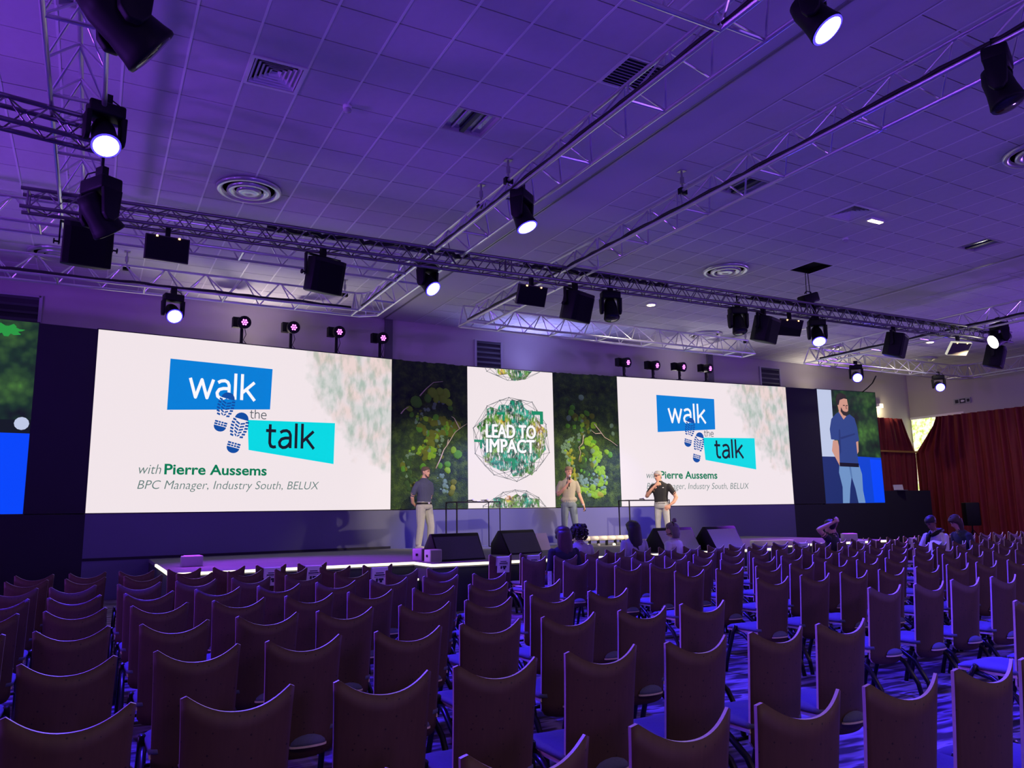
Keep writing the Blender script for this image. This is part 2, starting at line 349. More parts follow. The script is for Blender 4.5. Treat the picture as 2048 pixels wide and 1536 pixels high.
# back wall: divider posts, louvres
for n, (px, wd, lab) in enumerate(((776, .2, 'dark grey divider post on the wall behind the left screen'), (1417, .22, 'dark grey divider post on wall behind right screen'))):
    x = aty(px, 700, YB).x
    tag(MB().box(x-wd/2, x+wd/2, YB-.06, YB, 0, CEIL).build('trim_%d' % (n+1), M_post), lab, 'trim', None, 'structure')
def wall_louvre(x0, x1, z0, z1, lab, n):
    r = thing('wall_louvre', lab, 'louvre', ((x0+x1)/2, YB, z0)); wd = (x1-x0)/2; h = z1-z0; b = MB()
    for s in (-1, 1): b.box(s*wd-.03, s*wd+.03, -.04, 0, -.03, h+.03)
    b.box(-wd, wd, -.04, 0, -.03, 0); b.box(-wd, wd, -.04, 0, h, h+.03); b.build('frame', M_lgrey if n > 5 else M_grey, r)
    MB().box(-wd+.03, wd-.03, -.008, 0, 0, h).build('back_plate', M_plenum, r)
    me = MB().add([(-wd+.03, -.01, .0), (wd-.03, -.01, .0), (wd-.03, -.05, -.06), (-wd+.03, -.05, -.06), (-wd+.03, -.004, .0), (wd-.03, -.004, .0), (wd-.03, -.044, -.06), (-wd+.03, -.044, -.06)], [(0, 1, 2, 3), (7, 6, 5, 4), (3, 2, 6, 7), (1, 0, 4, 5)]).mesh(M_grey, 'slat')
    for k in range(n): mobj('slat', me, r, (0, 0, .07+(h-.07)*k/(n-1)))
wall_louvre(-3.0, -1.17, 5.05, 6.02, 'wide dark wall louvre above the leftmost screen', 7)
wall_louvre(8.74, 9.52, 4.75, 6.03, 'dark wall louvre above the centre screen', 10)
wall_louvre(19.1, 20.0, 4.75, 6.08, 'grey wall louvre above the right screen', 9)
wall_louvre_cable = None

# ================================================================== TRUSSES
ZT, ZBm = CZ+4.54, CZ+4.125
def tri_truss(lab, p0, p1, phase=.35, cap0=True, cap1=True, cable=0, group='white triangular trusses under the ceiling'):
    """white triangular truss, one chord up and two down; p0,p1 = plan points"""
    p0, p1 = Vector((*p0, 0)), Vector((*p1, 0)); t = (p1-p0); Ln = t.length; t.normalize(); s = Vector((t.y, -t.x, 0))
    r = thing('triangular_truss', lab, 'truss', ((p0+p1)/2+Vector((0, 0, ZBm))), 0, group); up = Vector((0, 0, 1)); hw = .235
    rod('chord', p0+up*ZT, p1+up*ZT, .025, M_alu, r, 12)
    for q in (-1, 1): rod('chord', p0+up*ZBm+s*hw*q, p1+up*ZBm+s*hw*q, .025, M_alu, r, 12)
    k = 0; d = phase
    while d < Ln:
        a = p0+t*d+up*(ZT-.02)
        for q in (-1, 1):
            for e in (-1, 1):
                dd = d+e*.335
                if 0 <= dd <= Ln: rod('brace', a+t*e*.03, p0+t*dd+up*(ZBm+.015)+s*hw*q, .0125, M_alu, r)
        if k % 2 == 0 and d+.345 < Ln: rod('cross_bar', p0+t*(d+.345)+up*ZBm-s*hw, p0+t*(d+.345)+up*ZBm+s*hw, .02, M_alu, r)
        d += .69; k += 1
    for c, dd in ((cap0, 0), (cap1, Ln)):
        if c:
            a = p0+t*dd
            rod('end_bar', a+up*ZBm-s*hw, a+up*ZBm+s*hw, .022, M_alu, r)
            for q in (-1, 1): rod('end_bar', a+up*ZT, a+up*ZBm+s*hw*q, .018, M_alu, r)
    if cable:
        rnd = random.Random(Ln); pts = []
        for i in range(int(Ln/.2)+1):
            q = p0+t*min(i*.2, Ln)+s*hw*cable+up*(ZBm+.045+.012*rnd.uniform(-1, 1)); pts.append(q-r.location)
        MB().tube(pts, .024, 6).build('cable_bundle', M_cable, r, smooth=True)
    return r
tri_truss('white truss running away from the viewer at far left', (-.37, -1), (-.37, 12.3), .36+.33, cap0=True, cable=0)
tri_truss('long white truss left of centre, running towards the stage', (4.81, 1.0), (4.81, 14.95), .37, cable=-1)
tri_truss('white truss parallel to the stage above the left screen', (-4.2, 15.2), (4.55, 15.2), .33, cable=1)
tri_truss('white cross truss just beyond the dark front truss, left', (-4.2, 12.5), (4.57, 12.5), .2)
tri_truss('white cross truss at the top edge, near the viewer', (-.13, 4.3), (4.57, 4.3), .3)
tri_truss('long white truss right of centre, running towards the stage', (7.22, .5), (7.22, 14.95), .1, cable=-1)
tri_truss('white truss parallel to the stage above the moss panels', (7.0, 15.17), (15.55, 15.17), .62)
tri_truss('white truss running away from the viewer at right', (18.15, 3.0), (18.15, 14.95), .2, cable=-1)
tri_truss('white truss parallel to the stage above the right screen', (17.95, 15.17), (24.9, 15.17), .3)
tri_truss('white truss along the right wall', (25.1, 6.0), (25.1, 14.9), .3)
# curved corner of the right frame
r = thing('truss_corner', 'curved white truss corner near the right wall', 'truss', (24.95, 15.0, ZBm))
def arc(rad, z, n=7): return [Vector((24.6+rad*math.cos(a), 14.65+rad*math.sin(a), z))-r.location for a in [R(90)*i/(n-1) for i in range(n)]]
for rad, z in ((.5, ZT), (.735, ZBm), (.265, ZBm)): MB().tube(arc(rad, z), .025, 8).build('chord', M_alu, r, smooth=True)
A, Bo, Bi = arc(.5, ZT, 4), arc(.735, ZBm, 4), arc(.265, ZBm, 4)
for i in range(4):
    MB().tube([A[i], Bo[i]], .0125, 6).build('brace', M_alu, r); MB().tube([A[i], Bi[i]], .0125, 6).build('brace', M_alu, r); MB().tube([Bi[i], Bo[i]], .016, 6).build('cross_bar', M_alu, r)
# left frame corner, rounded
r = thing('truss_corner', 'white truss corner above the left screen, near the divider post', 'truss', (4.81, 15.2, ZBm))
for q in ((4.55, 15.435, 4.72, 15.435), (4.72, 15.435, 5.045, 15.2), (5.045, 15.2, 5.045, 14.95), (4.55, 14.965, 4.575, 14.95)):
    rod('chord', (q[0], q[1], ZBm), (q[2], q[3], ZBm), .025, M_alu, r)
MB().tube([Vector((4.55+.26*math.sin(a), 14.95+.25*math.cos(a), ZT))-r.location for a in [R(15*i) for i in range(7)]], .025, 8).build('chord', M_alu, r, smooth=True)
for a in (0, 30, 60, 90):
    tp = (4.55+.26*math.sin(R(a)), 14.95+.25*math.cos(R(a)), ZT); rod('brace', tp, (4.55+.4*math.sin(R(a))+.08, 14.95+.42*math.cos(R(a)), ZBm), .0125, M_alu, r); rod('brace', tp, (4.575, 14.965, ZBm), .0125, M_alu, r)
def box_truss(lab, p0, p1, zt, side=.24, pitch=.36):
    p0, p1 = Vector((*p0, 0)), Vector((*p1, 0)); t = (p1-p0); Ln = t.length; t.normalize(); s = Vector((-t.y, t.x, 0)); up = Vector((0, 0, 1)); zb = zt-side
    r = thing('box_truss', lab, 'truss', (p0+p1)/2+up*zb)
    C = [(0, zt), (side, zt), (side, zb), (0, zb)]
    P = lambda c, d: p0+t*d+s*C[c % 4][0]+up*C[c % 4][1]
    for c in range(4): rod('chord', P(c, 0), P(c, Ln), .025, M_alu_shaded, r, 12)
    n = int((Ln-.2)/pitch); st = (Ln-.2)/n
    for face in range(4):
        for i in range(n):
            d0 = .1+i*st; m = d0+st/2
            if face % 2: rod('brace', P(face, d0), P(face+1, m), .009, M_alu_shaded, r); rod('brace', P(face+1, m), P(face, d0+st), .009, M_alu_shaded, r)
            elif i*1 >= 0: rod('brace', P(face+1, d0), P(face, m), .009, M_alu_shaded, r); rod('brace', P(face, m), P(face+1, d0+st), .009, M_alu_shaded, r)
    for d in (.08, Ln/3-.05, Ln/3+.05, 2*Ln/3-.05, 2*Ln/3+.05, Ln-.08):
        for c in range(4): rod('frame_bar', P(c, d), P(c+1, d), .012, M_alu_shaded, r)
    return r, P
T1p0, T1p1 = Vector((-1.03, 11.05)), Vector((19.6, 10.50))
T1, T1P = box_truss('long dark box truss across the hall carrying the loudspeakers', T1p0, T1p1, CZ+4.15)
T0, T0P = box_truss('short dark box truss at far left', (-3.4, 8.02), (0.02, 8.62), CZ+4.08)
def t1(x): return T1p0.y+(T1p1.y-T1p0.y)*(x-T1p0.x)/(T1p1.x-T1p0.x)
# black cable bundles lying in the front truss
rnd = random.Random(3)
for a, b_ in ((2.0, 5.2), (6.2, 9.2), (11.3, 18.9)):
    pts = [(x, t1(x)+.12+rnd.uniform(-.05, .05), CZ+4.13+rnd.uniform(-.02, .05)) for x in [a+(b_-a)*i/40 for i in range(41)]]
    lc = Vector(pts[0]); tag(MB().tube([Vector(p)-lc for p in pts], .035, 6).build('cable_bundle', M_cable, None, lc, smooth=True), 'black cable bundle on the front truss, ' + ('left part' if a < 3 else 'middle part' if a < 8 else 'right part'), 'cable', 'cables on the front truss')
# hangers between ceiling and white trusses
for px, py, lab in ((1016, 320, 'short steel hanger above the lit head, left of centre'), (962, 370, 'dark hook hanger beside the long left truss'), (1363, 342, 'short steel hanger of the long right truss'),
                    (255, 503, 'steel hanger tube between the leftmost loudspeaker and flood panel'), (1490, 661, 'steel hanger tube at the end of the middle back truss'), (690, 560, 'steel hanger tube beside the second loudspeaker')):
    p = atz(px, py, CEIL); r = thing('truss_hanger', lab, 'hanger', p, 0, 'truss hangers')
    MB().box(-.05, .05, -.05, .05, -.012, 0).build('ceiling_plate', M_chrome, r); MB().tube([(0, 0, -.01), (0, 0, -.34)], .016, 8).build('rod', M_chrome, r); MB().tube([(0, 0, -.10), (0, 0, -.20)], .03, 8).build('turnbuckle', M_chrome, r); MB().box(-.06, .06, -.035, .035, -.36, -.27).build('clamp', M_blkm, r)

# ================================================================== LIGHT FIXTURES
M_lens_on = emis('moving_head_lens_white', (.82, .84, 1.0), 9)
M_lens_rim = emis('moving_head_lens_blue_rim', (.05, .03, 1.0), 3.0)
M_lens_warm = emis('moving_head_lens_warm', (1.0, .95, .82), 12)
M_lens_off = mat('lens_dark', (.02, .02, .03), .1, .2)
def moving_head(lab, loc, aim, lit=1, k=1.0, warm=False, energy=0, angle=70, color=BLUE, group='moving head lights on the trusses', hz=5.60):
    loc = Vector(loc); aim = Vector(aim).normalized(); rz = math.atan2(aim.x, -aim.y)
    r = thing('moving_head_light', lab, 'stage light', loc, rz, group)
    la = Matrix.Rotation(-rz, 3, 'Z') @ aim
    MB().box(-.05*k, .05*k, -.03*k, .03*k, -.10*k, .03*k).build('clamp', M_blkm, r)
    if hz-loc.z > .02: MB().tube([(0, 0, 0), (0, 0, hz-loc.z+.03)], .016, 8).build('drop_pole', M_blkm, r)
    bevel_me(MB().box(-.17*k, .17*k, -.10*k, .10*k, -.22*k, -.09*k).build('base', M_blk, r).data, .02*k)
    for s in (-1, 1):
        o = MB().prism_x([(-.09*k, -.21*k), (.09*k, -.21*k), (.07*k, -.45*k), (.03*k, -.50*k), (-.03*k, -.50*k), (-.07*k, -.45*k)], s*.165*k-.025*k, s*.165*k+.025*k).build('yoke_arm', M_blk, r); bevel_me(o.data, .01*k)
    piv = Vector((0, 0, -.42*k)); q = la.to_track_quat('Z', 'Y')
    hd = MB().lathe([(.05*k, -.20*k), (.09*k, -.19*k), (.115*k, -.10*k), (.12*k, .02*k), (.135*k, .12*k), (.145*k, .16*k), (.14*k, .175*k)], 20).build('lamp_head', M_blk, r, piv, q.to_euler(), smooth=True)
    if lit:
        MB().lathe([(.138*k, .176*k), (.136*k, .181*k), (.115*k, .182*k)], 24, cap=False).build('lens_rim', M_lens_warm if warm else M_lens_rim, hd)
        MB().lathe([(.118*k, .178*k), (.118*k, .184*k), (.06*k, .190*k), (.001, .191*k)], 24, cap=False).build('lens', M_lens_warm if warm else M_lens_on, hd, smooth=True)
        if energy:
            c = loc+Matrix.Rotation(rz, 3, 'Z') @ (piv+la*.24*k); spot('moving_head_beam', c, c+aim, energy, color, angle, .7, .1*k)
    else: MB().lathe([(.12*k, .17*k), (.11*k, .18*k), (.001, .185*k)], 24, cap=False).build('lens', M_lens_off, hd, smooth=True)
    # loose cable loop
    MB().tube([(.05*k, .02, .0), (.14*k, .06, -.02), (.18*k, .08, -.10*k), (.12*k, .10, -.17*k)], .008, 6).build('cable', M_cable, r, smooth=True)
    return r
def hang_from(px, py, x=None, y=None, k=1.0, drop=.5):
    p = atx(px, py, x) if x is not None else aty(px, py, y); return p+Vector((0, 0, drop*k))
tocam = lambda p, dz=-.35, side=0: (CAMP-Vector(p)).normalized()*1.0+Vector((side, 0, dz))
E_B = 2300
def mh(lab, px, py, x=None, y=None, aim=None, **kw):
    p = hang_from(px, py, x, y, kw.get('k', 1), .30); a = aim or tocam(p); return moving_head(lab, p, a, **kw)
mh('lit moving head on left truss above short box truss', 210, 250, y=8.4, aim=(.15, -.6, -.9), energy=E_B*1.2, angle=90)
mh('unlit moving head tilted downwards in front of leftmost loudspeaker', 200, 405, y=9.4, aim=(.55, .35, -.75), lit=0, k=1.25)
mh('large unlit moving head cut by the top edge at left', 250, 0, y=5.6, aim=(.75, .2, -.55), lit=0, k=1.45)
mh('lit moving head on the long left truss, centre of view', 1044, 415, x=4.70, aim=(.25, -.35, -1), energy=E_B, angle=90)
mh('lit moving head cut by the top edge', 1625, 8, x=4.95, aim=(.3, -.5, -.9), energy=E_B*1.3, angle=90)
mh('lit moving head below the truss crossing left of centre', 855, 552, x=4.70, aim=(.35, -.7, -.8), energy=E_B, angle=80)
mh('lit moving head above the left screen', 346, 612, y=14.95, aim=(.15, -.8, -.6), energy=E_B*.5, angle=70)
mh('unlit moving head near the right edge under the long right truss', 1998, 150, x=7.02, aim=(.1, -.25, -1), lit=0, k=1.05)
mh('unlit moving head beside the third loudspeaker', 1221, 607, y=t1(7.9)+.12, aim=(-.1, -.3, -1), lit=0)
mh('unlit moving head left of the fourth loudspeaker', 1476, 637, y=t1(10.9)+.12, aim=(-.1, -.3, -1), lit=0)
mh('lit moving head under the chain hoist', 1634, 660, y=t1(13)+.12, aim=(-.35, -.5, -.9), energy=E_B, angle=85)
mh('lit moving head hanging from the right back truss, left one', 1712, 744, y=14.95, aim=(-.75, -.8, -.55), energy=E_B*.4)
mh('lit moving head hanging from the right back truss, right one', 1877, 764, y=14.95, aim=(-.8, -.8, -.55), energy=E_B*.4)
KEYP = hang_from(2000, 672, y=t1(19.2)-.3, k=1.15, drop=.36)
moving_head('white lit moving head tilted down at the right end of front truss', KEYP, (-.85, .40, -.38), lit=1, k=1.15, warm=True)
# key light on the speakers on stage comes from the right end of the front truss, colder wash from the long trusses
spot('key_light', KEYP+Vector((-.5, .3, -.8)), (10.8, 16.3, 1.7), 5200, (1.0, .80, .54), 30, .5, .12)
spot('front_wash_left', (4.8, 6.2, 5.4), (7.2, 16.6, 2.0), 4600, (1.0, .83, .60), 22, .6, .15)
spot('front_wash_right', (7.2, 5.6, 5.4), (11.9, 16.2, 1.8), 6000, (1.0, .83, .60), 24, .6, .15)
spot('stage_blue_left', (8.6, 15.0, 5.2), (8.3, 17.3, 1.0), 1500, (.07, .06, 1.0), 52, .5, .1)
spot('stage_blue_right', (12.6, 15.0, 5.2), (12.3, 17.1, 1.0), 1500, (.07, .06, 1.0), 46, .5, .1)

spot('stage_violet_left', (1.2, 14.9, 5.2), (2.9, 13.2, .73), 11000, (.36, .02, 1.0), 62, .8, .1)
spot('stage_violet_right', (19.9, 14.9, 5.2), (15.2, 12.9, .73), 3500, (.40, .03, 1.0), 50, .8, .1)
for dx, dy, e_ in ((11.4, 14.1, 160), (21.8, 13.95, 260), (11.5, 8.13, 60)): spot('downlight_beam', (dx, dy, CEIL-.08), (dx+.5, dy+1.2, 0), e_, (1.0, .90, .70), 150, .8, .1)
def loudspeaker(lab, px, py, rz, tilt=18, k=1.0):
    x0 = aty(px, py, 10.95).x; p = aty(px, py, t1(x0)+.12); top = CZ+3.91
    r = thing('loudspeaker', lab, 'loudspeaker', (p.x, p.y, top), R(rz), 'loudspeakers on the front truss'); dz = p.z-top
    MB().box(-.035, .035, -.04, .04, -.10, .06).build('clamp', M_blkm, r)
    b = MB(); hw = .285*k
    b.box(-hw, hw, -.03, .03, -.115, -.10)
    for s in (-1, 1): b.box(s*hw-.008, s*hw+.008, -.03, .03, dz-.03, -.10)
    b.build('bracket', M_blkm, r)
    cab = MB().prism([(-.27*k, -.17*k), (-.20*k, -.205*k), (.20*k, -.205*k), (.27*k, -.17*k), (.25*k, .06*k), (.14*k, .20*k), (-.14*k, .20*k), (-.25*k, .06*k)], -.25*k, .25*k).build('cabinet', M_blk, r, (0, 0, dz), (R(tilt), 0, 0)); bevel_me(cab.data, .012)
    MB().prism([(-.255*k, -.185*k), (-.19*k, -.215*k), (.19*k, -.215*k), (.255*k, -.185*k), (.20*k, -.17*k), (-.20*k, -.17*k)], -.235*k, .19*k).build('grille', M_grille, cab)
    for s in (-1, 1): MB().lathe([(.012, 0), (.012, s*.05), (.035, s*.051), (.035, s*.065)], 10, (s*hw, 0, 0), 'x').build('knob', M_blkm, r, (0, 0, dz))
    return r
loudspeaker('leftmost black loudspeaker on the front truss', 172, 492, 8, 12, 1.08)
loudspeaker('second black loudspeaker from left on the front truss', 645, 552, 18, 14)
loudspeaker('black loudspeaker right of the middle flood panel', 1151, 613, 20, 16)
loudspeaker('black loudspeaker between moving head and flood panel, right of centre', 1529, 659, 20, 16)
loudspeaker('black loudspeaker hanging near the right back truss', 1790, 690, 25, 16)
loudspeaker('rightmost black loudspeaker behind the white lit moving head', 1989, 713, 25, 16)
M_tiny = emis('status_led_amber', (1, .55, .15), 8)
M_panelframe = mat('flood_frame_grey', (.05, .045, .04), .45, .4)
def flood(lab, px, py, rz, tilt, lit=False):
    x0 = aty(px, py, 10.95).x; p = aty(px, py, t1(x0)+.12); top = CZ+3.91
    r = thing('flood_panel', lab, 'flood light', (p.x, p.y, top), R(rz), 'flood panels on the front truss'); dz = p.z-top
    MB().box(-.03, .03, -.03, .03, dz+.14, .05).build('drop_clamp', M_blkm, r)
    bd = MB().box(-.28, .28, -.03, .03, -.17, .17).build('housing', emis('flood_frame_glow', (.9, .85, .7), .7) if lit else M_panelframe, r, (0, 0, dz), (R(tilt), 0, 0)); bevel_me(bd.data, .006)  # bright frame edges come from a glow put into the housing
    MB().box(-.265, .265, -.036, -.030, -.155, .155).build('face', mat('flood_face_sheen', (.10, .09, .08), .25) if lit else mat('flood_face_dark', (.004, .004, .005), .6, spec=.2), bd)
    MB().box(-.10, .10, .03, .10, -.02, .16).build('driver_box', M_lgrey, bd)
    for s in (-1, 1): MB().box(s*.14-.012, s*.14+.012, -.044, -.034, .145, .165).build('status_led', M_tiny, bd)
flood('leftmost dark flood panel with two amber lights', 334, 498, 5, 10)
flood('dark flood panel left of the middle loudspeaker', 1063, 591, 2, 22)
flood('dark flood panel right of the fourth loudspeaker', 1580, 655, -8, 26)
flood('small flood panel with bright frame near the right end', 1917, 697, -14, 40, True)

# chain hoist
p = aty(1617, 598, t1(12.9)+.12); r = thing('chain_hoist', 'black chain hoist hanging from the ceiling hatch', 'hoist', p)
bevel_me(MB().box(-.22, .22, -.11, .11, -.10, .10).build('motor', M_blk, r, None, (0, R(-18), 0)).data, .03)
MB().tube([(-.10, 0, .10), (-.05, 0, .16), (.08, 0, .16), (.12, 0, .08)], .012, 6).build('handle', M_blkm, r, smooth=True)
for s in (-.05, .06): MB().tube([(s, 0, .10), (s*.6, 0, CEIL+.05-p.z)], .008, 6).build('chain', M_blkm, r)
MB().tube([(.1, 0, -.1), (.16, 0, -.3), (.05, .05, -.45), (.14, .02, -.55)], .035, 8).build('chain_bag', M_blk, r, smooth=True)

# ================================================================== STAGE
ZS = CZ-.77; SB, SH = CZ+.117, 3.55          # stage height, screen bottom, screen height
stage = thing('stage', 'low dark stage with a glowing edge in front of the screens', 'stage', (8.5, 14.3, 0))
poly = [(1.05, 12.15), (4.70, 12.15), (4.70, 11.36), (11.75, 11.20), (12.70, 11.99), (16.6, 11.98), (16.6, 16.72), (12.55, 17.10), (6.10, 17.25), (1.05, 16.80)]
lp = [(x-8.5, y-14.3) for x, y in poly]
MB().prism(lp, ZS-.06, ZS).build('deck', M_deck, stage)
MB().prism([(x*.999, y+.02) for x, y in lp], .0, ZS-.061).build('skirt', M_skirt, stage)
def strip(a, b_, name='edge_led'):
    a, b_ = Vector((*a, 0)), Vector((*b_, 0)); t = (b_-a).normalized(); s = Vector((t.y, -t.x, 0))*.03; off = Vector((8.5, 14.3, 0))
    v = [a-off, b_-off, b_-off+s, a-off+s]; V = [(*q.xy, ZS-.035) for q in v]+[(*q.xy, ZS+.004) for q in v]
    MB().add(V, [(0, 3, 2, 1), (4, 5, 6, 7), (0, 1, 5, 4), (1, 2, 6, 5), (2, 3, 7, 6), (3, 0, 4, 7)]).build(name, M_lipled, stage)
strip((1.05, 14.7), (1.05, 12.15)); strip((1.05, 12.15), (4.70, 12.15)); strip((4.70, 12.12), (4.70, 11.36)); strip((4.70, 11.36), (11.75, 11.20)); strip((11.75, 11.20), (12.70, 11.99)); strip((12.70, 11.99), (16.6, 11.98))
# stairs at the corner of the stage
r = thing('stage_steps', 'small dark steps with glowing edges at the stage corner', 'steps', (4.42, 11.75, 0))
for i, (h, dpt) in enumerate(((.49, .26), (.25, .52))):
    MB().box(-.26, .26, .38-dpt, .38-dpt+.26, 0, h).build('step', M_skirt, r)
    MB().box(-.25, -.10, .38-dpt-.008, .38-dpt, h-.03, h).build('step_light', M_lipled, r); MB().box(.16, .25, .38-dpt-.008, .38-dpt, h-.03, h).build('step_light', M_lipled, r)

# ---- screen wall
PT = dict(ffl=(-3.6, 16.47), fl=(-1.075, 16.726), l0=(-.081, 16.827), l1=(6.136, 17.395), c0=(8.165, 17.496), c1=(10.64, 17.415), r0=(12.597, 17.223), r1=(18.572, 16.705), fr0=(19.829, 16.60), fr1=(22.345, 16.42))
def plane_root(name, lab, cat, a, b_, z, group=None):
    a, b_ = Vector((*PT[a], 0)), Vector((*PT[b_], 0)); d = b_-a; r = thing(name, lab, cat, (a.x, a.y, z), math.atan2(d.y, d.x), group); return r, d.length
def flat(name, pts, m, parent, layer=1, z0=0):
    y = -.0025*layer
    return mobj(name, me_from([(x, y, z) for x, z in pts], [tuple(range(len(pts)))], name, [m]), parent)
GLYPH = {'w': ([[(0, 1), (.32, 0), (.63, .95), (.94, 0), (1.26, 1)]], 1.40), 'a': ([[(.12, .86), (.28, .955), (.50, .985), (.66, .91), (.74, .74), (.74, 0)], [(.74, .57), (.42, .56), (.20, .49), (.08, .31), (.12, .12), (.28, .02), (.46, .04), (.62, .15), (.74, .32)]], 1.0),
         'l': ([[(.09, 0), (.09, 1.42)]], .38), 'k': ([[(.09, 0), (.09, 1.42)], [(.80, 1), (.12, .40)], [(.32, .60), (.84, 0)]], .90), 't': ([[(.24, 1.30), (.24, .26), (.31, .08), (.46, .03), (.62, .06)], [(0, .94), (.60, .94)]], .74),
         'h': ([[(.09, 0), (.09, 1.42)], [(.09, .72), (.26, .91), (.46, .97), (.65, .90), (.72, .68), (.72, 0)]], 1.0), 'e': ([[(.08, .53), (.80, .53), (.77, .76), (.63, .93), (.44, .98), (.24, .92), (.10, .73), (.06, .48), (.12, .22), (.28, .06), (.50, .01), (.70, .05), (.80, .11)]], .98)}
def mono_text(body, width, height, m, sw=.085):
    b = MB(); x = 0; allp = []
    for ch in body: allp += [[(px+x, pz) for px, pz in pl] for pl in GLYPH[ch][0]]; x += GLYPH[ch][1]
    xs = [p[0] for pl in allp for p in pl]; kx = width/(max(xs)-min(xs)+2*sw); kz = height/1.42; lay = 0
    for pl in allp:
        for (x0, z0), (x1, z1) in zip(pl, pl[1:]):
            d = Vector((x1-x0, z1-z0)).normalized(); n = Vector((-d.y, d.x))*sw; lay += 1; y = -.00002*lay
            b.add([((q[0]-min(xs)+sw)*kx, y, q[1]*kz) for q in ((x0+n.x, z0+n.y), (x0-n.x, z0-n.y), (x1-n.x, z1-n.y), (x1+n.x, z1+n.y))], [(0, 1, 2, 3)])
        for (x0, z0) in pl[1:-1]: lay += 1; b.add([((x0+sw*math.cos(a)-min(xs)+sw)*kx, -.00002*lay, (z0+sw*math.sin(a))*kz) for a in [R(45*i) for i in range(8)]], [tuple(range(8))])
    return b.mesh(m, 'slide_text')
LIGHTW = srgb(241, 229, 232)
def screen_white(name, lw, leafx0):
    """emissive LED picture: near white with a faded leafy corner at upper right"""
    m = bpy.data.materials.new(name); m.use_nodes = True; nt = m.node_tree; L = nt.links.new; b = nt.nodes['Principled BSDF']
    b.inputs['Base Color'].default_value = (.02, .02, .02, 1); b.inputs['Specular IOR Level'].default_value = .2; b.inputs['Emission Strength'].default_value = 1
    tc = nt.nodes.new('ShaderNodeTexCoord'); sx = nt.nodes.new('ShaderNodeSeparateXYZ'); L(tc.outputs['Object'], sx.inputs[0])
    # distance from a globe centre beyond the upper right corner
    cx, cz, rad = lw+.95, 3.75, 3.05
    vm = nt.nodes.new('ShaderNodeVectorMath'); vm.operation = 'DISTANCE'; vm.inputs[1].default_value = (cx, 0, cz); L(tc.outputs['Object'], vm.inputs[0])
    n0 = nt.nodes.new('ShaderNodeTexNoise'); n0.inputs['Scale'].default_value = 3.5; n0.inputs['Detail'].default_value = 6; L(tc.outputs['Object'], n0.inputs['Vector'])
    ad = nt.nodes.new('ShaderNodeMath'); ad.operation = 'MULTIPLY_ADD'; ad.inputs[1].default_value = 1.1; L(n0.outputs['Fac'], ad.inputs[0]); L(vm.outputs['Value'], ad.inputs[2])
    mr = nt.nodes.new('ShaderNodeMapRange'); mr.inputs['From Min'].default_value = rad+.65; mr.inputs['From Max'].default_value = rad+.25; L(ad.outputs[0], mr.inputs['Value'])
    mp = nt.nodes.new('ShaderNodeMapping'); mp.inputs['Scale'].default_value = (7, 7, 3.0); mp.inputs['Rotation'].default_value = (0, R(25), 0); L(tc.outputs['Object'], mp.inputs[0])
    n1 = nt.nodes.new('ShaderNodeTexNoise'); n1.inputs['Scale'].default_value = 1.0; n1.inputs['Detail'].default_value = 6; L(mp.outputs[0], n1.inputs['Vector'])
    cr = nt.nodes.new('ShaderNodeValToRGB'); e = cr.color_ramp.elements; e[0].position = .36; e[0].color = (*srgb(196, 204, 196), 1); e[1].position = .56; e[1].color = (*LIGHTW, 1); L(n1.outputs['Fac'], cr.inputs['Fac'])
    n2 = nt.nodes.new('ShaderNodeTexNoise'); n2.inputs['Scale'].default_value = 1.6; L(tc.outputs['Object'], n2.inputs['Vector'])
    tint = nt.nodes.new('ShaderNodeValToRGB'); e = tint.color_ramp.elements; e[0].position = .40; e[0].color = (*srgb(185, 214, 200), 1); e[1].position = .62; e[1].color = (*srgb(238, 214, 196), 1)
    en = tint.color_ramp.elements.new(.5); en.color = (*srgb(228, 226, 222), 1); L(n2.outputs['Fac'], tint.inputs['Fac'])
    mul = nt.nodes.new('ShaderNodeMix'); mul.data_type = 'RGBA'; mul.blend_type = 'MULTIPLY'; mul.inputs[0].default_value = .5; L(cr.outputs[0], mul.inputs[6]); L(tint.outputs[0], mul.inputs[7])
    mx = nt.nodes.new('ShaderNodeMix'); mx.data_type = 'RGBA'; mx.inputs[6].default_value = (*LIGHTW, 1); L(mr.outputs[0], mx.inputs[0]); L(mul.outputs[2], mx.inputs[7])
    L(mx.outputs[2], b.inputs['Emission Color']); return m
E_blue = emis('screen_blue', srgb(0, 126, 214)); E_cyan = emis('screen_cyan', srgb(0, 216, 226)); E_white = emis('screen_white_text', srgb(250, 248, 252)); E_black = emis('screen_dark_text', srgb(22, 26, 34)); E_grey = emis('screen_grey_text', srgb(84, 90, 96))
E_green = emis('screen_green_text', srgb(0, 122, 80)); E_gtxt = emis('screen_green_grey_text', srgb(96, 124, 118)); E_foot = emis('screen_print_blue', srgb(12, 76, 160))
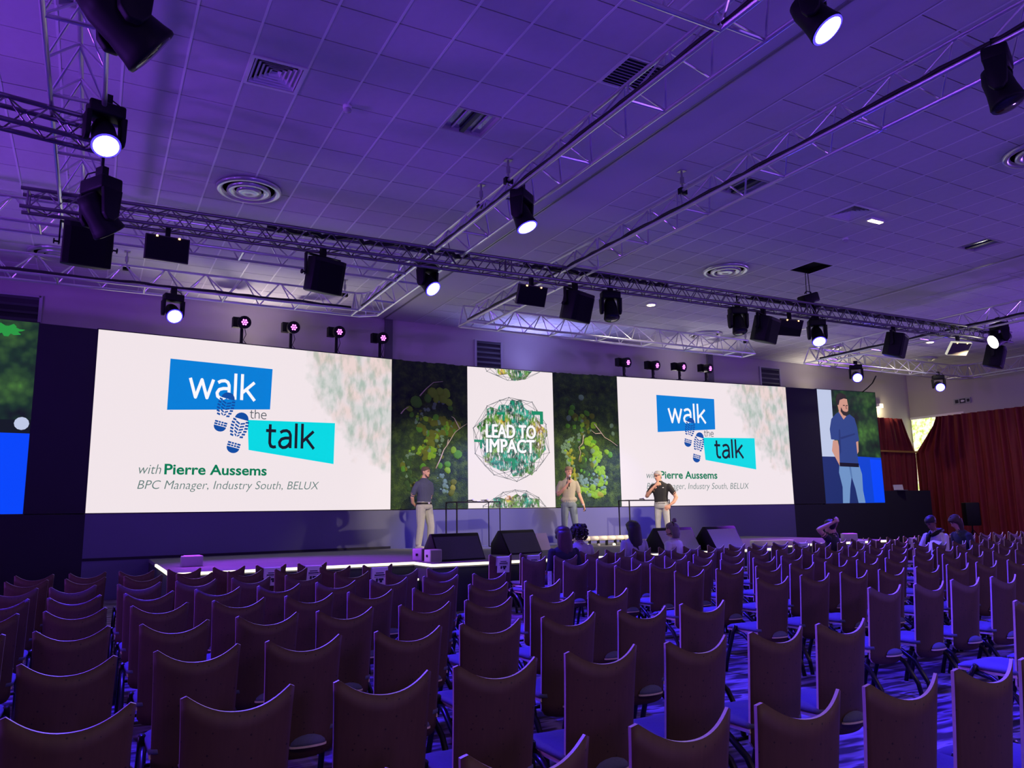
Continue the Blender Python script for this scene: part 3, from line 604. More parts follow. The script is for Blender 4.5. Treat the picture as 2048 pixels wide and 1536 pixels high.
def walk_talk_screen(lab, a, b_):
    r, Lw = plane_root('led_screen', lab, 'screen', a, b_, SB, 'large slide screens'); k = Lw/6.243
    MB().box(-.02, Lw+.02, .001, .09, -.02, SH+.02).build('cabinet', M_frame, r)
    pn = MB().add([(0, 0, 0), (Lw, 0, 0), (Lw, 0, SH), (0, 0, SH)], [(0, 1, 2, 3)]).build('picture_panel', screen_white('slide_'+a, Lw, 4.1*k), r)
    S = lambda pts: [(x*k, z) for x, z in pts]
    flat('blue_banner', S([(1.32, 2.04), (3.385, 2.17), (3.41, 3.06), (1.331, 3.095)]), E_blue, r, 1)
    flat('cyan_banner', S([(2.963, 1.28), (4.844, 1.02), (4.858, 1.945), (2.92, 1.918)]), E_cyan, r, 1)
    def txt(nm, s, x0, x1, z, m, lay=2, h=None, **kw):
        me = text_mesh(s, (x1-x0)*k, m, height=h, **kw); o = mobj(nm, me, r, (x0*k, -.0025*lay, z)); return o
    for s_, x0, x1, z, m, h in (('walk', 1.70, 3.08, 2.335, E_white, .56), ('the', 2.95, 3.315, 1.955, E_grey, .19), ('talk', 3.285, 4.41, 1.345, E_black, .55)):
        tag(mobj('slide_text', mono_text(s_, (x1-x0)*k, h, m, .085 if h > .3 else .07), r, (x0*k, -.005, z)), kind='stuff')
    txt('slide_text', 'with', .868, 1.275, .75, E_gtxt, h=.19, shear=.22, bold=-.008); txt('slide_text', 'Pierre Aussems', 1.335, 3.36, .75, E_green, h=.215, bold=.022)
    txt('slide_text', 'BPC Manager, Industry South, BELUX', .862, 4.52, .455, E_gtxt, h=.225, shear=.22, bold=-.008)
    # boot prints, toe up; drawn in a unit boot (0..1 wide, 0..2.2 tall) then turned and scaled
    def boot(cx, cz, ang, sc):
        def P(x, z): x, z = (x-.5)*sc*k, (z-1.1)*sc; c, s = math.cos(R(ang)), math.sin(R(ang)); return (cx*k+x*c+z*s, cz-x*s+z*c)
        B = MB()
        def pl(pts): q = [P(*p) for p in pts]; B.add([(x, -.0075, z) for x, z in q], [tuple(range(len(q)))])
        hwid = lambda z: .42*math.sqrt(max(.02, 1-((z-1.45)/.80)**2))+.03       # half width of the forefoot
        toe = [(.5-hwid(1.85), 1.85)]+[(.5+.36*math.cos(a), 1.85+.36*math.sin(a)) for a in [R(180-18*i) for i in range(11)]]+[(.5+hwid(1.85), 1.85)]
        pl(toe)
        for i in range(6):
            z = .86+i*.165; h_ = hwid(z+.05)
            for s in (-1, 1): pl([(.5+s*h_, z+.03), (.5+s*h_, z+.13), (.5+s*(h_-.17), z+.10), (.5+s*(h_-.17), z)][::s])
            if i < 5:
                for s in (-1, 1): pl([(.5+s*.02, z+.02), (.5+s*.02, z+.11), (.5+s*(h_-.21), z+.20), (.5+s*(h_-.21), z+.11)][::s])
        pl([(.5+.33*math.cos(a), .30+.30*math.sin(a)) for a in [R(180+18*i) for i in range(11)]])
        for i in range(2):
            z = .34+i*.13
            for s in (-1, 1): pl([(.5+s*.33, z+.0), (.5+s*.33, z+.09), (.5+s*.16, z+.09), (.5+s*.16, z)][::-s])
            for s in (-1, 1): pl([(.5+s*.02, z), (.5+s*.02, z+.09), (.5+s*.13, z+.09), (.5+s*.13, z)][::-s])
        tag(B.build('boot_print', E_foot, r), kind='stuff')
    boot(2.43, 2.06, 13, .385); boot(2.72, 1.635, 14, .40)
    return r
walk_talk_screen('large left LED screen showing the walk the talk slide', 'l0', 'l1')
walk_talk_screen('large right LED screen behind the man in black', 'r0', 'r1')

# ---- centre screen : network globe
def leafy_mat(name, seed, edge=.5):
    m = bpy.data.materials.new(name); m.use_nodes = True; nt = m.node_tree; L = nt.links.new; b = nt.nodes['Principled BSDF']
    b.inputs['Base Color'].default_value = (.02, .02, .02, 1); b.inputs['Specular IOR Level'].default_value = .2; b.inputs['Emission Strength'].default_value = 1
    tc = nt.nodes.new('ShaderNodeTexCoord'); mp = nt.nodes.new('ShaderNodeMapping'); mp.inputs['Location'].default_value = (seed, seed*1.7, 0); L(tc.outputs['Object'], mp.inputs[0])
    n1 = nt.nodes.new('ShaderNodeTexNoise'); n1.inputs['Scale'].default_value = 2.0; n1.inputs['Detail'].default_value = 2; L(mp.outputs[0], n1.inputs['Vector'])
    cr = nt.nodes.new('ShaderNodeValToRGB'); e = cr.color_ramp.elements
    e[0].position = .30; e[0].color = (*srgb(16, 92, 70), 1); e[1].position = .72; e[1].color = (*srgb(226, 140, 40), 1)
    for p_, c_ in ((.42, (40, 176, 150)), (.50, (70, 140, 50)), (.58, (120, 170, 60)), (.65, (214, 200, 80))): q = cr.color_ramp.elements.new(p_); q.color = (*srgb(*c_), 1)
    L(n1.outputs['Fac'], cr.inputs['Fac'])
    mp2 = nt.nodes.new('ShaderNodeMapping'); mp2.inputs['Scale'].default_value = (22, 22, 7); mp2.inputs['Rotation'].default_value = (0, R(10), 0); L(mp.outputs[0], mp2.inputs[0])
    n2 = nt.nodes.new('ShaderNodeTexNoise'); n2.inputs['Scale'].default_value = 1; n2.inputs['Detail'].default_value = 7; n2.inputs['Roughness'].default_value = .65; L(mp2.outputs[0], n2.inputs['Vector'])
    c2 = nt.nodes.new('ShaderNodeValToRGB'); e = c2.color_ramp.elements; e[0].position = edge-.07; e[0].color = (0, 0, 0, 1); e[1].position = edge+.05; e[1].color = (1, 1, 1, 1); L(n2.outputs['Fac'], c2.inputs['Fac'])
    n3 = nt.nodes.new('ShaderNodeTexNoise'); n3.inputs['Scale'].default_value = 9; n3.inputs['Detail'].default_value = 5; L(mp.outputs[0], n3.inputs['Vector'])
    mr = nt.nodes.new('ShaderNodeMapRange'); mr.inputs['From Min'].default_value = .35; mr.inputs['From Max'].default_value = .6; mr.inputs['To Min'].default_value = .15; L(n3.outputs['Fac'], mr.inputs['Value'])
    sc = nt.nodes.new('ShaderNodeVectorMath'); sc.operation = 'SCALE'; L(cr.outputs[0], sc.inputs[0]); L(mr.outputs[0], sc.inputs['Scale'])
    mx = nt.nodes.new('ShaderNodeMix'); mx.data_type = 'RGBA'; L(c2.outputs[0], mx.inputs[0]); L(sc.outputs[0], mx.inputs[6]); mx.inputs[7].default_value = (*LIGHTW, 1)
    L(mx.outputs[2], b.inputs['Emission Color']); return m
E_line = emis('screen_network_line', srgb(98, 104, 106)); E_node = emis('screen_network_node', srgb(70, 78, 84)); E_brk = emis('screen_bracket_green', srgb(20, 140, 100)); E_lw = emis('screen_plain_white', LIGHTW)
r, Lw = plane_root('led_screen', 'narrow centre LED screen with LEAD TO IMPACT globe', 'screen', 'c0', 'c1', SB)
MB().box(-.02, Lw+.02, .001, .09, -.02, SH+.02).build('cabinet', M_frame, r)
MB().add([(0, 0, 0), (Lw, 0, 0), (Lw, 0, SH), (0, 0, SH)], [(0, 1, 2, 3)]).build('picture_panel', E_lw, r)
def clipz(z): return 0 <= z <= SH
def globe(cx, cz, rad, seed, text):
    rn = random.Random(seed)
    B = MB(); n = 48; ring = []
    for i in range(n):                                         # ragged leafy disc
        a = 2*math.pi*i/n; q = rad*(.86+.05*math.sin(5*a+seed)+.08*rn.uniform(-1, 1)); ring.append((cx+q*math.cos(a), min(max(cz+q*math.sin(a), .004), SH-.004)))
    ok = [p for p in ring]
    B.add([(x, -.0025, z) for x, z in ok]+[(cx, -.0025, min(max(cz, .004), SH-.004))], [(i, (i+1) % n, n) for i in range(n)]); B.build('leafy_globe', leafy_mat('globe_leaves_%d' % seed, seed*3.1, .575), r)
    bm = bmesh.new(); bmesh.ops.create_icosphere(bm, subdivisions=2, radius=rad); rot = Matrix.Rotation(.4+seed, 3, 'X') @ Matrix.Rotation(.7*seed, 3, 'Z')
    for v in bm.verts: v.co = rot @ (v.co+Vector([rn.uniform(-.05, .05)*rad for _ in range(3)]))
    NB, LB = MB(), MB()
    for v in bm.verts:
        x, z = cx+v.co.x, cz+v.co.z
        if v.co.y < .25*rad and .02 < z < SH-.02 and .02 < x < Lw-.02 and (abs(v.co.x)**2+abs(v.co.z)**2)**.5 > .55*rad: NB.add([(x+.016*math.cos(a), -.006, z+.016*math.sin(a)) for a in [R(60*i) for i in range(6)]], [tuple(range(6))])
    for e in bm.edges:
        a, b2 = e.verts[0].co, e.verts[1].co
        if min((a.x**2+a.z**2)**.5, (b2.x**2+b2.z**2)**.5) < .55*rad: continue
        p, q = Vector((cx+a.x, cz+a.z)), Vector((cx+b2.x, cz+b2.z))
        if min(p.x, q.x) < .01 or max(p.x, q.x) > Lw-.01: continue
        if p.y > q.y: p, q = q, p
        if q.y < .02 or p.y > SH-.02: continue
        if p.y < .01: p = p.lerp(q, (.01-p.y)/(q.y-p.y))
        if q.y > SH-.01: q = p.lerp(q, (SH-.01-p.y)/(q.y-p.y))
        d = (q-p); 
        if d.length < 1e-4: continue
        nn = Vector((-d.y, d.x)).normalized()*.0045; LB.add([(p.x+nn.x, -.005, p.y+nn.y), (p.x-nn.x, -.005, p.y-nn.y), (q.x-nn.x, -.005, q.y-nn.y), (q.x+nn.x, -.005, q.y+nn.y)], [(0, 1, 2, 3)])
    bm.free(); LB.build('network_lines', E_line, r); NB.build('network_nodes', E_node, r)
globe(1.26, 1.755, 1.10, 1, True); globe(1.26, 4.30, 1.10, 2, False); globe(1.35, -.62, 1.12, 3, False)
for x, z, s in ((1.82, 2.15, .34), (.82, 2.20, .22), (.18, 1.48, .22), (1.02, .95, .30), (1.2, 2.62, .11)):
    flat('green_bracket', [(x, z+s), (x+s, z+s), (x+s, z), (x+s*.72, z), (x+s*.72, z+s*.72), (x, z+s*.72)], E_brk, r, 3)
E_sh = emis('screen_text_shadow', srgb(60, 96, 74))
for (s, z, wd) in (('LEAD TO', 1.76, 1.44), ('IMPACT', 1.385, 1.40)):
    t_ = text_mesh(s, wd-.03, E_white, height=.335, spacing=1.0); b0 = MB(); vs_ = [tuple(v.co) for v in t_.vertices]; fs_ = [tuple(p.vertices) for p in t_.polygons]
    for i_, (ox, oz) in enumerate(((-.014, 0), (.014, 0), (0, .012), (0, -.012), (0, 0))): b0.add([(x+ox, -.0004*i_, z2+oz) for x, _, z2 in vs_], fs_)
    mobj('slide_text', b0.mesh(E_sh, 'slide_text_shadow'), r, (.535, -.0065, z-.008)); mobj('slide_text', b0.mesh(E_white, 'slide_text'), r, (.515, -.0095, z+.01))

# ---- camera feed screens at both ends
def moss_feed(name, scale, dark=1.0):
    m = bpy.data.materials.new(name); m.use_nodes = True; nt = m.node_tree; L = nt.links.new; b = nt.nodes['Principled BSDF']
    b.inputs['Base Color'].default_value = (.02, .02, .02, 1); b.inputs['Specular IOR Level'].default_value = .2; b.inputs['Emission Strength'].default_value = 1
    tc = nt.nodes.new('ShaderNodeTexCoord'); n = nt.nodes.new('ShaderNodeTexNoise'); n.inputs['Scale'].default_value = scale; n.inputs['Detail'].default_value = 8; L(tc.outputs['Object'], n.inputs['Vector'])
    n2 = nt.nodes.new('ShaderNodeTexVoronoi'); n2.inputs['Scale'].default_value = scale*6; L(tc.outputs['Object'], n2.inputs['Vector'])
    mm = nt.nodes.new('ShaderNodeMath'); mm.operation = 'MULTIPLY_ADD'; mm.inputs[1].default_value = -.12; L(n2.outputs['Distance'], mm.inputs[0]); L(n.outputs['Fac'], mm.inputs[2])
    cr = nt.nodes.new('ShaderNodeValToRGB'); e = cr.color_ramp.elements
    e[0].position = .30; e[0].color = (*srgb(10*dark, 20*dark, 16*dark), 1); e[1].position = .72; e[1].color = (*srgb(90*dark, 170*dark, 50*dark), 1)
    for p_, c_ in ((.42, (20, 48, 26)), (.52, (44, 78, 34)), (.60, (62, 104, 42))): q = cr.color_ramp.elements.new(p_); q.color = (*srgb(*[c*dark for c in c_]), 1)
    L(mm.outputs[0], cr.inputs['Fac']); L(cr.outputs[0], b.inputs['Emission Color']); return m
E_fblue = emis('feed_blue', srgb(8, 66, 205)); E_fnavy = emis('feed_navy', srgb(26, 44, 104)); E_fwht = emis('feed_white', srgb(190, 200, 228)); E_fbr = emis('feed_bright_blue', srgb(0, 70, 250))
M_feed = moss_feed('feed_moss', 1.2)
r, Lw = plane_root('led_screen', 'leftmost screen with moss and blue picture, cut by frame', 'screen', 'ffl', 'fl', SB)
MB().box(-.02, Lw+.02, .001, .09, -.02, SH+.02).build('cabinet', M_frame, r)
MB().add([(0, 0, 0), (Lw, 0, 0), (Lw, 0, SH), (0, 0, SH)], [(0, 1, 2, 3)]).build('picture_panel', M_feed, r)
flat('blue_field', [(0, 0), (Lw, 0), (Lw, 1.46), (0, 1.46)], E_fbr, r, 1); flat('dark_band', [(0, 1.46), (Lw, 1.46), (Lw, 1.72), (0, 1.62)], emis('feed_dark', srgb(16, 24, 24)), r, 1)
flat('microphone_picture', [(Lw-.14+.12*math.cos(R(a)), 1.64+.12*math.sin(R(a))) for a in range(0, 360, 30)], E_fwht, r, 2); flat('green_tuft', [(Lw-.50+.24*(1+.25*math.sin(7*a)+.15*math.sin(13*a))*math.cos(a), 3.36+.10*(1+.25*math.sin(7*a)+.2*math.sin(11*a))*math.sin(a)) for a in [2*math.pi*i/26 for i in range(26)]], emis('feed_tuft', srgb(40, 150, 60)), r, 2)
r, Lw = plane_root('led_screen', 'rightmost screen showing the man in navy polo', 'screen', 'fr0', 'fr1', SB)
MB().box(-.02, Lw+.02, .001, .09, -.02, SH+.02).build('cabinet', M_frame, r)
MB().add([(0, 0, 0), (Lw, 0, 0), (Lw, 0, SH), (0, 0, SH)], [(0, 1, 2, 3)]).build('picture_panel', M_feed, r)
flat('white_field', [(0, 1.44), (.55, 1.44), (.60, SH), (0, SH)], E_fwht, r, 1); flat('navy_field', [(0, 0), (1.5, 0), (1.5, 1.44), (0, 1.44)], E_fnavy, r, 1); flat('blue_field', [(1.4, 0), (Lw, 0), (Lw, 1.43), (1.4, 1.46)], E_fblue, r, 1)
flat('bright_blue_field', [(2.05, .02), (Lw, .02), (Lw, 1.36), (2.02, 1.38)], E_fbr, r, 2)
E_skin = emis('feed_skin', srgb(206, 150, 132)); E_hair = emis('feed_hair', srgb(44, 36, 36)); E_shirt = emis('feed_shirt', srgb(44, 66, 132)); E_shirt2 = emis('feed_shirt_fold', srgb(34, 52, 112)); E_trs = emis('feed_trousers', srgb(110, 146, 196)); E_trs2 = emis('feed_trousers_fold', srgb(86, 120, 172)); E_belt = emis('feed_belt', srgb(16, 16, 26)); E_skd = emis('feed_skin_shade', srgb(160, 108, 96))
def pic(nm, pts, m, lay): flat(nm, [(x, z) for x, z in pts], m, r, lay)
pic('picture_arm', [(.42, 1.62), (.50, 1.95), (.70, 1.95), (.78, 1.50), (.82, 1.22), (.70, 1.15), (.55, 1.40)], E_skin, 3); pic('picture_arm', [(1.45, 1.95), (1.58, 1.95), (1.56, 1.62), (1.46, 1.5)], E_skin, 3)
pic('picture_trousers', [(.68, 1.18), (1.53, 1.18), (1.62, .9), (1.60, .4), (1.66, .005), (1.36, .005), (1.28, .45), (1.16, .82), (1.06, .45), (.98, .005), (.70, .005), (.74, .5), (.64, .95)], E_trs, 3)
pic('picture_trouser_fold', [(1.08, 1.15), (1.16, 1.15), (1.19, .80), (1.13, .80)], E_trs2, 4)
pic('picture_shirt', [(.42, 1.98), (.40, 2.30), (.50, 2.62), (.72, 2.80), (.86, 2.86), (1.12, 2.72), (1.30, 2.80), (1.50, 2.68), (1.58, 2.40), (1.62, 1.96), (1.48, 1.92), (1.50, 1.20), (.70, 1.22), (.74, 1.96)], E_shirt, 4)
pic('picture_shirt_fold', [(.80, 2.05), (1.46, 2.20), (1.46, 2.15), (.86, 1.99)], E_shirt2, 5); pic('picture_shirt_fold', [(.74, 1.95), (.78, 2.3), (.84, 2.3), (.80, 1.6), (.74, 1.5)], E_shirt2, 5)
pic('picture_belt', [(.69, 1.14), (1.51, 1.12), (1.51, 1.24), (.69, 1.26)], E_belt, 5)
pic('picture_neck', [(.84, 2.86), (1.02, 2.62), (1.14, 2.72), (1.16, 2.95), (.90, 3.05)], E_skin, 5)
pic('picture_face', [(.80, 3.16), (.84, 2.92), (1.00, 2.78), (1.14, 2.76), (1.24, 2.86), (1.27, 3.05), (1.24, 3.28), (1.0, 3.36), (.82, 3.30)], E_skin, 6)
pic('picture_beard', [(.92, 2.88), (1.02, 2.76), (1.15, 2.735), (1.25, 2.84), (1.25, 2.90), (1.12, 2.87), (1.02, 2.90), (.95, 3.02)], E_hair, 7)
pic('picture_hair', [(.78, 3.08), (.74, 3.26), (.82, 3.42), (1.0, 3.48), (1.18, 3.42), (1.24, 3.28), (1.10, 3.30), (.92, 3.24), (.86, 3.08)], E_hair, 7)
pic('picture_eye', [(1.04, 3.09), (1.12, 3.09), (1.12, 3.06), (1.04, 3.06)], E_hair, 7); pic('picture_eye', [(1.18, 3.09), (1.24, 3.09), (1.24, 3.06), (1.18, 3.06)], E_hair, 7); pic('picture_nose', [(1.14, 3.08), (1.18, 3.08), (1.22, 2.96), (1.15, 2.96)], E_skd, 7); pic('picture_mouth', [(1.08, 2.885), (1.20, 2.885), (1.20, 2.865), (1.08, 2.865)], E_skd, 8)

# ---- backdrop wall under, between and beside the screens (one folded panel run)
bd = thing('backdrop', 'dark navy backdrop wall below and between the screens', 'backdrop', (9, 17, 0))
def wallseg(nm, a, b_, z0, z1, m, off=0.0, th=.05):
    a, b_ = Vector((*PT[a], 0)) if isinstance(a, str) else Vector((*a, 0)), Vector((*PT[b_], 0)) if isinstance(b_, str) else Vector((*b_, 0)); t = (b_-a).normalized(); s = Vector((t.y, -t.x, 0)); o = Vector((9, 17, 0))
    q = [a+s*off-o, b_+s*off-o, b_+s*(off-th)-o, a+s*(off-th)-o]
    V = [(p.x, p.y, z0) for p in q]+[(p.x, p.y, z1) for p in q]; MB().add(V, [(0, 3, 2, 1), (4, 5, 6, 7), (0, 1, 5, 4), (1, 2, 6, 5), (2, 3, 7, 6), (3, 0, 4, 7)]).build(nm, m, bd)
chain_ = ['ffl', 'fl', 'l0', 'l1', 'c0', 'c1', 'r0', 'r1', 'fr0', 'fr1']
for a, b_ in zip(chain_, chain_[1:]):
    wallseg('lower_panel', a, b_, 0, SB-.022, M_navy if a in ('l0', 'l1', 'c0', 'c1', 'r0') else M_blackcloth, .01)
wallseg('side_panel', 'fl', 'l0', SB, SB+SH, M_blackcloth); wallseg('side_panel', 'r1', 'fr0', SB, SB+SH, M_blackcloth)
wallseg('side_panel', 'fr1', (24.6, 16.35), 0, CZ+.50, M_blackcloth, .0)
wallseg('base_trim', 'l0', 'l1', ZS+.0, ZS+.05, M_blackcloth, .03); 

# ---- moss panels
def moss_bg():
    m = bpy.data.materials.new('moss_flat'); m.use_nodes = True; nt = m.node_tree; L = nt.links.new; b = nt.nodes['Principled BSDF']; b.inputs['Roughness'].default_value = .95
    tc = nt.nodes.new('ShaderNodeTexCoord'); n = nt.nodes.new('ShaderNodeTexNoise'); n.inputs['Scale'].default_value = 5; n.inputs['Detail'].default_value = 9; n.inputs['Roughness'].default_value = .7; L(tc.outputs['Object'], n.inputs['Vector'])
    cr = nt.nodes.new('ShaderNodeValToRGB'); e = cr.color_ramp.elements; e[0].position = .35; e[0].color = (.008, .024, .016, 1); e[1].position = .66; e[1].color = (.075, .15, .02, 1); q = cr.color_ramp.elements.new(.5); q.color = (.022, .060, .016, 1)
    L(n.outputs['Fac'], cr.inputs['Fac']); L(cr.outputs[0], b.inputs['Base Color'])
    n2 = nt.nodes.new('ShaderNodeTexNoise'); n2.inputs['Scale'].default_value = 40; n2.inputs['Detail'].default_value = 4; L(tc.outputs['Object'], n2.inputs['Vector']); bp = nt.nodes.new('ShaderNodeBump'); bp.inputs['Strength'].default_value = 1; bp.inputs['Distance'].default_value = .05; L(n2.outputs['Fac'], bp.inputs['Height']); L(bp.outputs[0], b.inputs['Normal']); return m
M_moss = moss_bg()
MG = [mat('moss_'+n_, c_, .95, noise=(38, .6), bump=(90, 1.0)) for n_, c_ in (('lime', (.30, .66, .03)), ('green', (.12, .44, .03)), ('olive', (.18, .25, .02)), ('mint', (.22, .42, .22)), ('yellow', (.42, .48, .04)), ('deep', (.045, .13, .03)))]
def dome_me(seed, m):
    rn = random.Random(seed); b = MB(); V = []; n = 9; Fc = []
    ph = [rn.uniform(.88, 1.12) for _ in range(n)]
    for j, (rr, h) in enumerate(((1.0, 0), (.94, .34), (.68, .68), (.30, .88))):
        for k in range(n): a = 2*math.pi*k/n; q = rr*ph[k]; V.append((q*math.cos(a), -h*rn.uniform(.92, 1.08), q*math.sin(a)))
    V.append((0, -.93, 0))
    for j in range(3):
        for k in range(n): k2 = (k+1) % n; Fc.append((j*n+k, (j+1)*n+k, (j+1)*n+k2, j*n+k2))
    for k in range(n): Fc.append((3*n+k, 4*n, 3*n+(k+1) % n))
    return b.add(V, Fc).mesh(m, 'moss_clump', True)
DOMES = [[dome_me(10*i+j, MG[i]) for j in range(2)] for i in range(6)]
M_twig = mat('driftwood_twig', (.52, .45, .30), .8)
def moss_panel(lab, a, b_, clumps, strands, twigs, seed):
    r, Lw = plane_root('moss_panel', lab, 'moss panel', a, b_, SB, 'moss panels between the screens'); rn = random.Random(seed)
    nx, nz = 26, 46; V = []; Fc = []
    for j in range(nz+1):
        for i in range(nx+1):
            u, v = i/nx, j/nz; ed = min(u, 1-u, v, 1-v)*10
            V.append((u*Lw, -.02-.03*min(1, ed)*rn.random(), v*SH+(rn.uniform(-.012, .02) if j in (nz,) else 0)))
    for j in range(nz):
        for i in range(nx): q = j*(nx+1)+i; Fc.append((q, q+1, q+nx+2, q+nx+1))
    MB().add(V, Fc).build('flat_moss', M_moss, r, smooth=True); MB().box(0, Lw, -.005, .08, -.01, SH).build('backing_board', M_frame, r)
    def cl(x, z, s, kind):
        o = mobj('moss_clump', DOMES[kind][rn.randrange(2)], r, (x*Lw, -.03, z*SH), (0, rn.uniform(0, 6.3), 0)); o.scale = (s*rn.uniform(.8, 1.15), s*.5, s*rn.uniform(.8, 1.1))
    for (x, z, s, kind) in clumps: cl(x, z, s, kind)
    for (pts, n, s, kind) in strands:
        n = int(n*2.1); s = s*.74
        for i in range(n):
            t = i/max(1, n-1)*(len(pts)-1); k = min(int(t), len(pts)-2); f = t-k; x = pts[k][0]*(1-f)+pts[k+1][0]*f; z = pts[k][1]*(1-f)+pts[k+1][1]*f
            cl(x+rn.uniform(-.05, .05), z+rn.uniform(-.022, .022), s*rn.uniform(.55, 1.25), kind if rn.random() < .75 else rn.choice([1, 2, 3, 0]))
    for tw in twigs:
        pts = [(x*Lw, -.10-.02*math.sin(i*2.1), z*SH) for i, (x, z) in enumerate(tw)]; MB().tube(pts, [.016*(1-.75*i/len(pts)) for i in range(len(pts))], 5).build('twig', M_twig, r, smooth=True)
moss_panel('moss wall panel behind the man in navy polo', 'l1', 'c0',
    [(.52, .79, .14, 0), (.62, .80, .12, 0), (.70, .79, .13, 0), (.46, .75, .11, 1), (.57, .75, .11, 0), (.66, .75, .12, 0), (.31, .72, .17, 1), (.22, .67, .09, 0), (.25, .63, .07, 1), (.74, .73, .10, 0), (.76, .69, .08, 1), (.80, .40, .09, 0), (.86, .37, .11, 1), (.72, .30, .09, 1), (.72, .26, .09, 0), (.40, .28, .09, 1), (.79, .14, .09, 4), (.77, .11, .09, 2), (.80, .18, .08, 2), (.62, .29, .08, 1), (.84, .57, .12, 2)],
    [([(.62, .72), (.48, .69), (.36, .62), (.33, .58)], 14, .06, 3), ([(.35, .55), (.55, .50), (.75, .52), (.70, .60), (.45, .60)], 34, .10, 2), ([(.62, .55), (.60, .42), (.62, .37)], 9, .07, 3), ([(.22, .38), (.40, .39), (.55, .40), (.50, .35)], 16, .08, 0), ([(.24, .36), (.18, .30), (.20, .22), (.28, .13), (.36, .07)], 26, .08, 5), ([(.36, .20), (.30, .14), (.33, .09)], 10, .08, 2), ([(.62, .22), (.66, .17), (.72, .12)], 8, .07, 3), ([(.50, .48), (.45, .42), (.40, .35)], 12, .10, 2), ([(.78, .56), (.66, .52)], 6, .09, 1)],
    [[(.55, .27), (.60, .33), (.66, .40), (.70, .43), (.80, .52), (.90, .56), (.97, .585)], [(.87, .545), (.82, .59), (.80, .62), (.76, .63)], [(.70, .43), (.71, .47)], [(.34, .76), (.40, .80), (.44, .82), (.52, .86), (.64, .87)], [(.10, .63), (.14, .66), (.20, .68)]], 5)
moss_panel('moss wall panel behind the man with the microphone', 'c1', 'r0',
    [(.42, .82, .09, 3), (.30, .76, .06, 5), (.20, .80, .05, 5), (.28, .74, .10, 1), (.26, .70, .09, 1), (.22, .66, .08, 3), (.20, .60, .08, 1), (.60, .61, .10, 0), (.84, .39, .09, 1), (.79, .41, .08, 0), (.88, .61, .07, 3), (.90, .55, .07, 3), (.94, .49, .06, 5), (.50, .70, .09, 1), (.58, .68, .09, 2), (.22, .15, .10, 1), (.55, .14, .12, 0), (.66, .09, .10, 4)],
    [([(.45, .55), (.30, .50), (.20, .47), (.14, .45), (.18, .38), (.24, .30)], 26, .07, 3), ([(.52, .50), (.58, .46), (.62, .42), (.66, .36), (.60, .32)], 22, .10, 0), ([(.20, .42), (.24, .36), (.28, .29), (.24, .22), (.26, .18)], 20, .07, 4), ([(.58, .36), (.62, .28), (.70, .26), (.74, .18), (.66, .10), (.56, .08), (.46, .14), (.36, .13)], 44, .085, 0), ([(.36, .22), (.44, .18), (.55, .18), (.62, .17)], 16, .08, 3), ([(.35, .65), (.30, .56), (.42, .60), (.55, .58)], 22, .08, 5), ([(.62, .22), (.72, .22), (.68, .14)], 12, .06, 3), ([(.35, .46), (.45, .38), (.40, .28), (.52, .24), (.48, .10)], 24, .09, 5), ([(.30, .68), (.45, .66), (.50, .56)], 12, .09, 2)],
    [[(.59, .62), (.68, .56), (.75, .52), (.85, .49), (.94, .455)], [(.70, .55), (.60, .545), (.55, .57)], [(.42, .53), (.40, .47), (.35, .44), (.37, .40), (.33, .34)]], 9)

# ---- small lamps on stands along the top of the slide screens
M_par_on = emis('par_led_magenta', (1.0, .12, 1.0), 7); M_par_b = emis('par_led_violet', (.25, .03, 1.0), 2.2)
def par(lab, px, py, y, rz, energy=0):
    p = aty(px, py, y); r = thing('par_light', lab, 'stage light', (p.x, p.y, SB+SH+.02), R(rz), 'par lamps along the screen tops'); dz = p.z-r.location.z
    MB().box(-.10, .10, -.06, .06, 0, .02).build('foot', M_blkm, r); MB().box(-.03, .03, -.02, .02, .02, dz).build('stand', M_blkm, r)
    MB().tube([(.05, 0, dz-.05), (.10, .02, dz-.22), (.04, 0, .1), (.12, .03, .02)], .008, 5).build('cable', M_cable, r, smooth=True)
    b = MB().lathe([(.09, .16), (.11, .14), (.13, .0), (.14, -.12), (.14, -.16), (.125, -.16)], 18, (0, 0, 0), 'y').build('can', M_blk, r, (.02, 0, dz+.03), (R(8), 0, 0), smooth=True)
    MB().box(-.12, .04, .02, .16, -.10, .12).build('driver_box', M_blk, r, (-.06, 0, dz+.03))
    MB().lathe([(.123, -.150), (.001, -.152)], 18, (0, 0, 0), 'y').build('lens', M_par_b, b)
    for cx, cz in ((0, 0), (.05, .0), (-.05, 0), (.025, .045), (-.025, .045), (.025, -.045), (-.025, -.045)):
        MB().lathe([(.019, -.153), (.019, -.160), (.001, -.162)], 8, (cx, 0, cz), 'y', cap=False).build('led_cell', M_par_on, b)
for i, (px, py, y) in enumerate(((484, 648, 17.20), (582, 658, 17.30), (673, 667, 17.40), (760, 679, 17.50))): par(('first', 'second', 'third', 'fourth')[i]+' small magenta lamp from left on the left screen', px, py, y, 4)
for i, (px, py, y) in enumerate(((1247, 727, 17.28), (1305, 733, 17.20), (1358, 736, 17.10), (1411, 739, 17.02))): par(('first', 'second', 'third', 'fourth')[i]+' small magenta lamp from left on the right screen', px, py, y, 14)

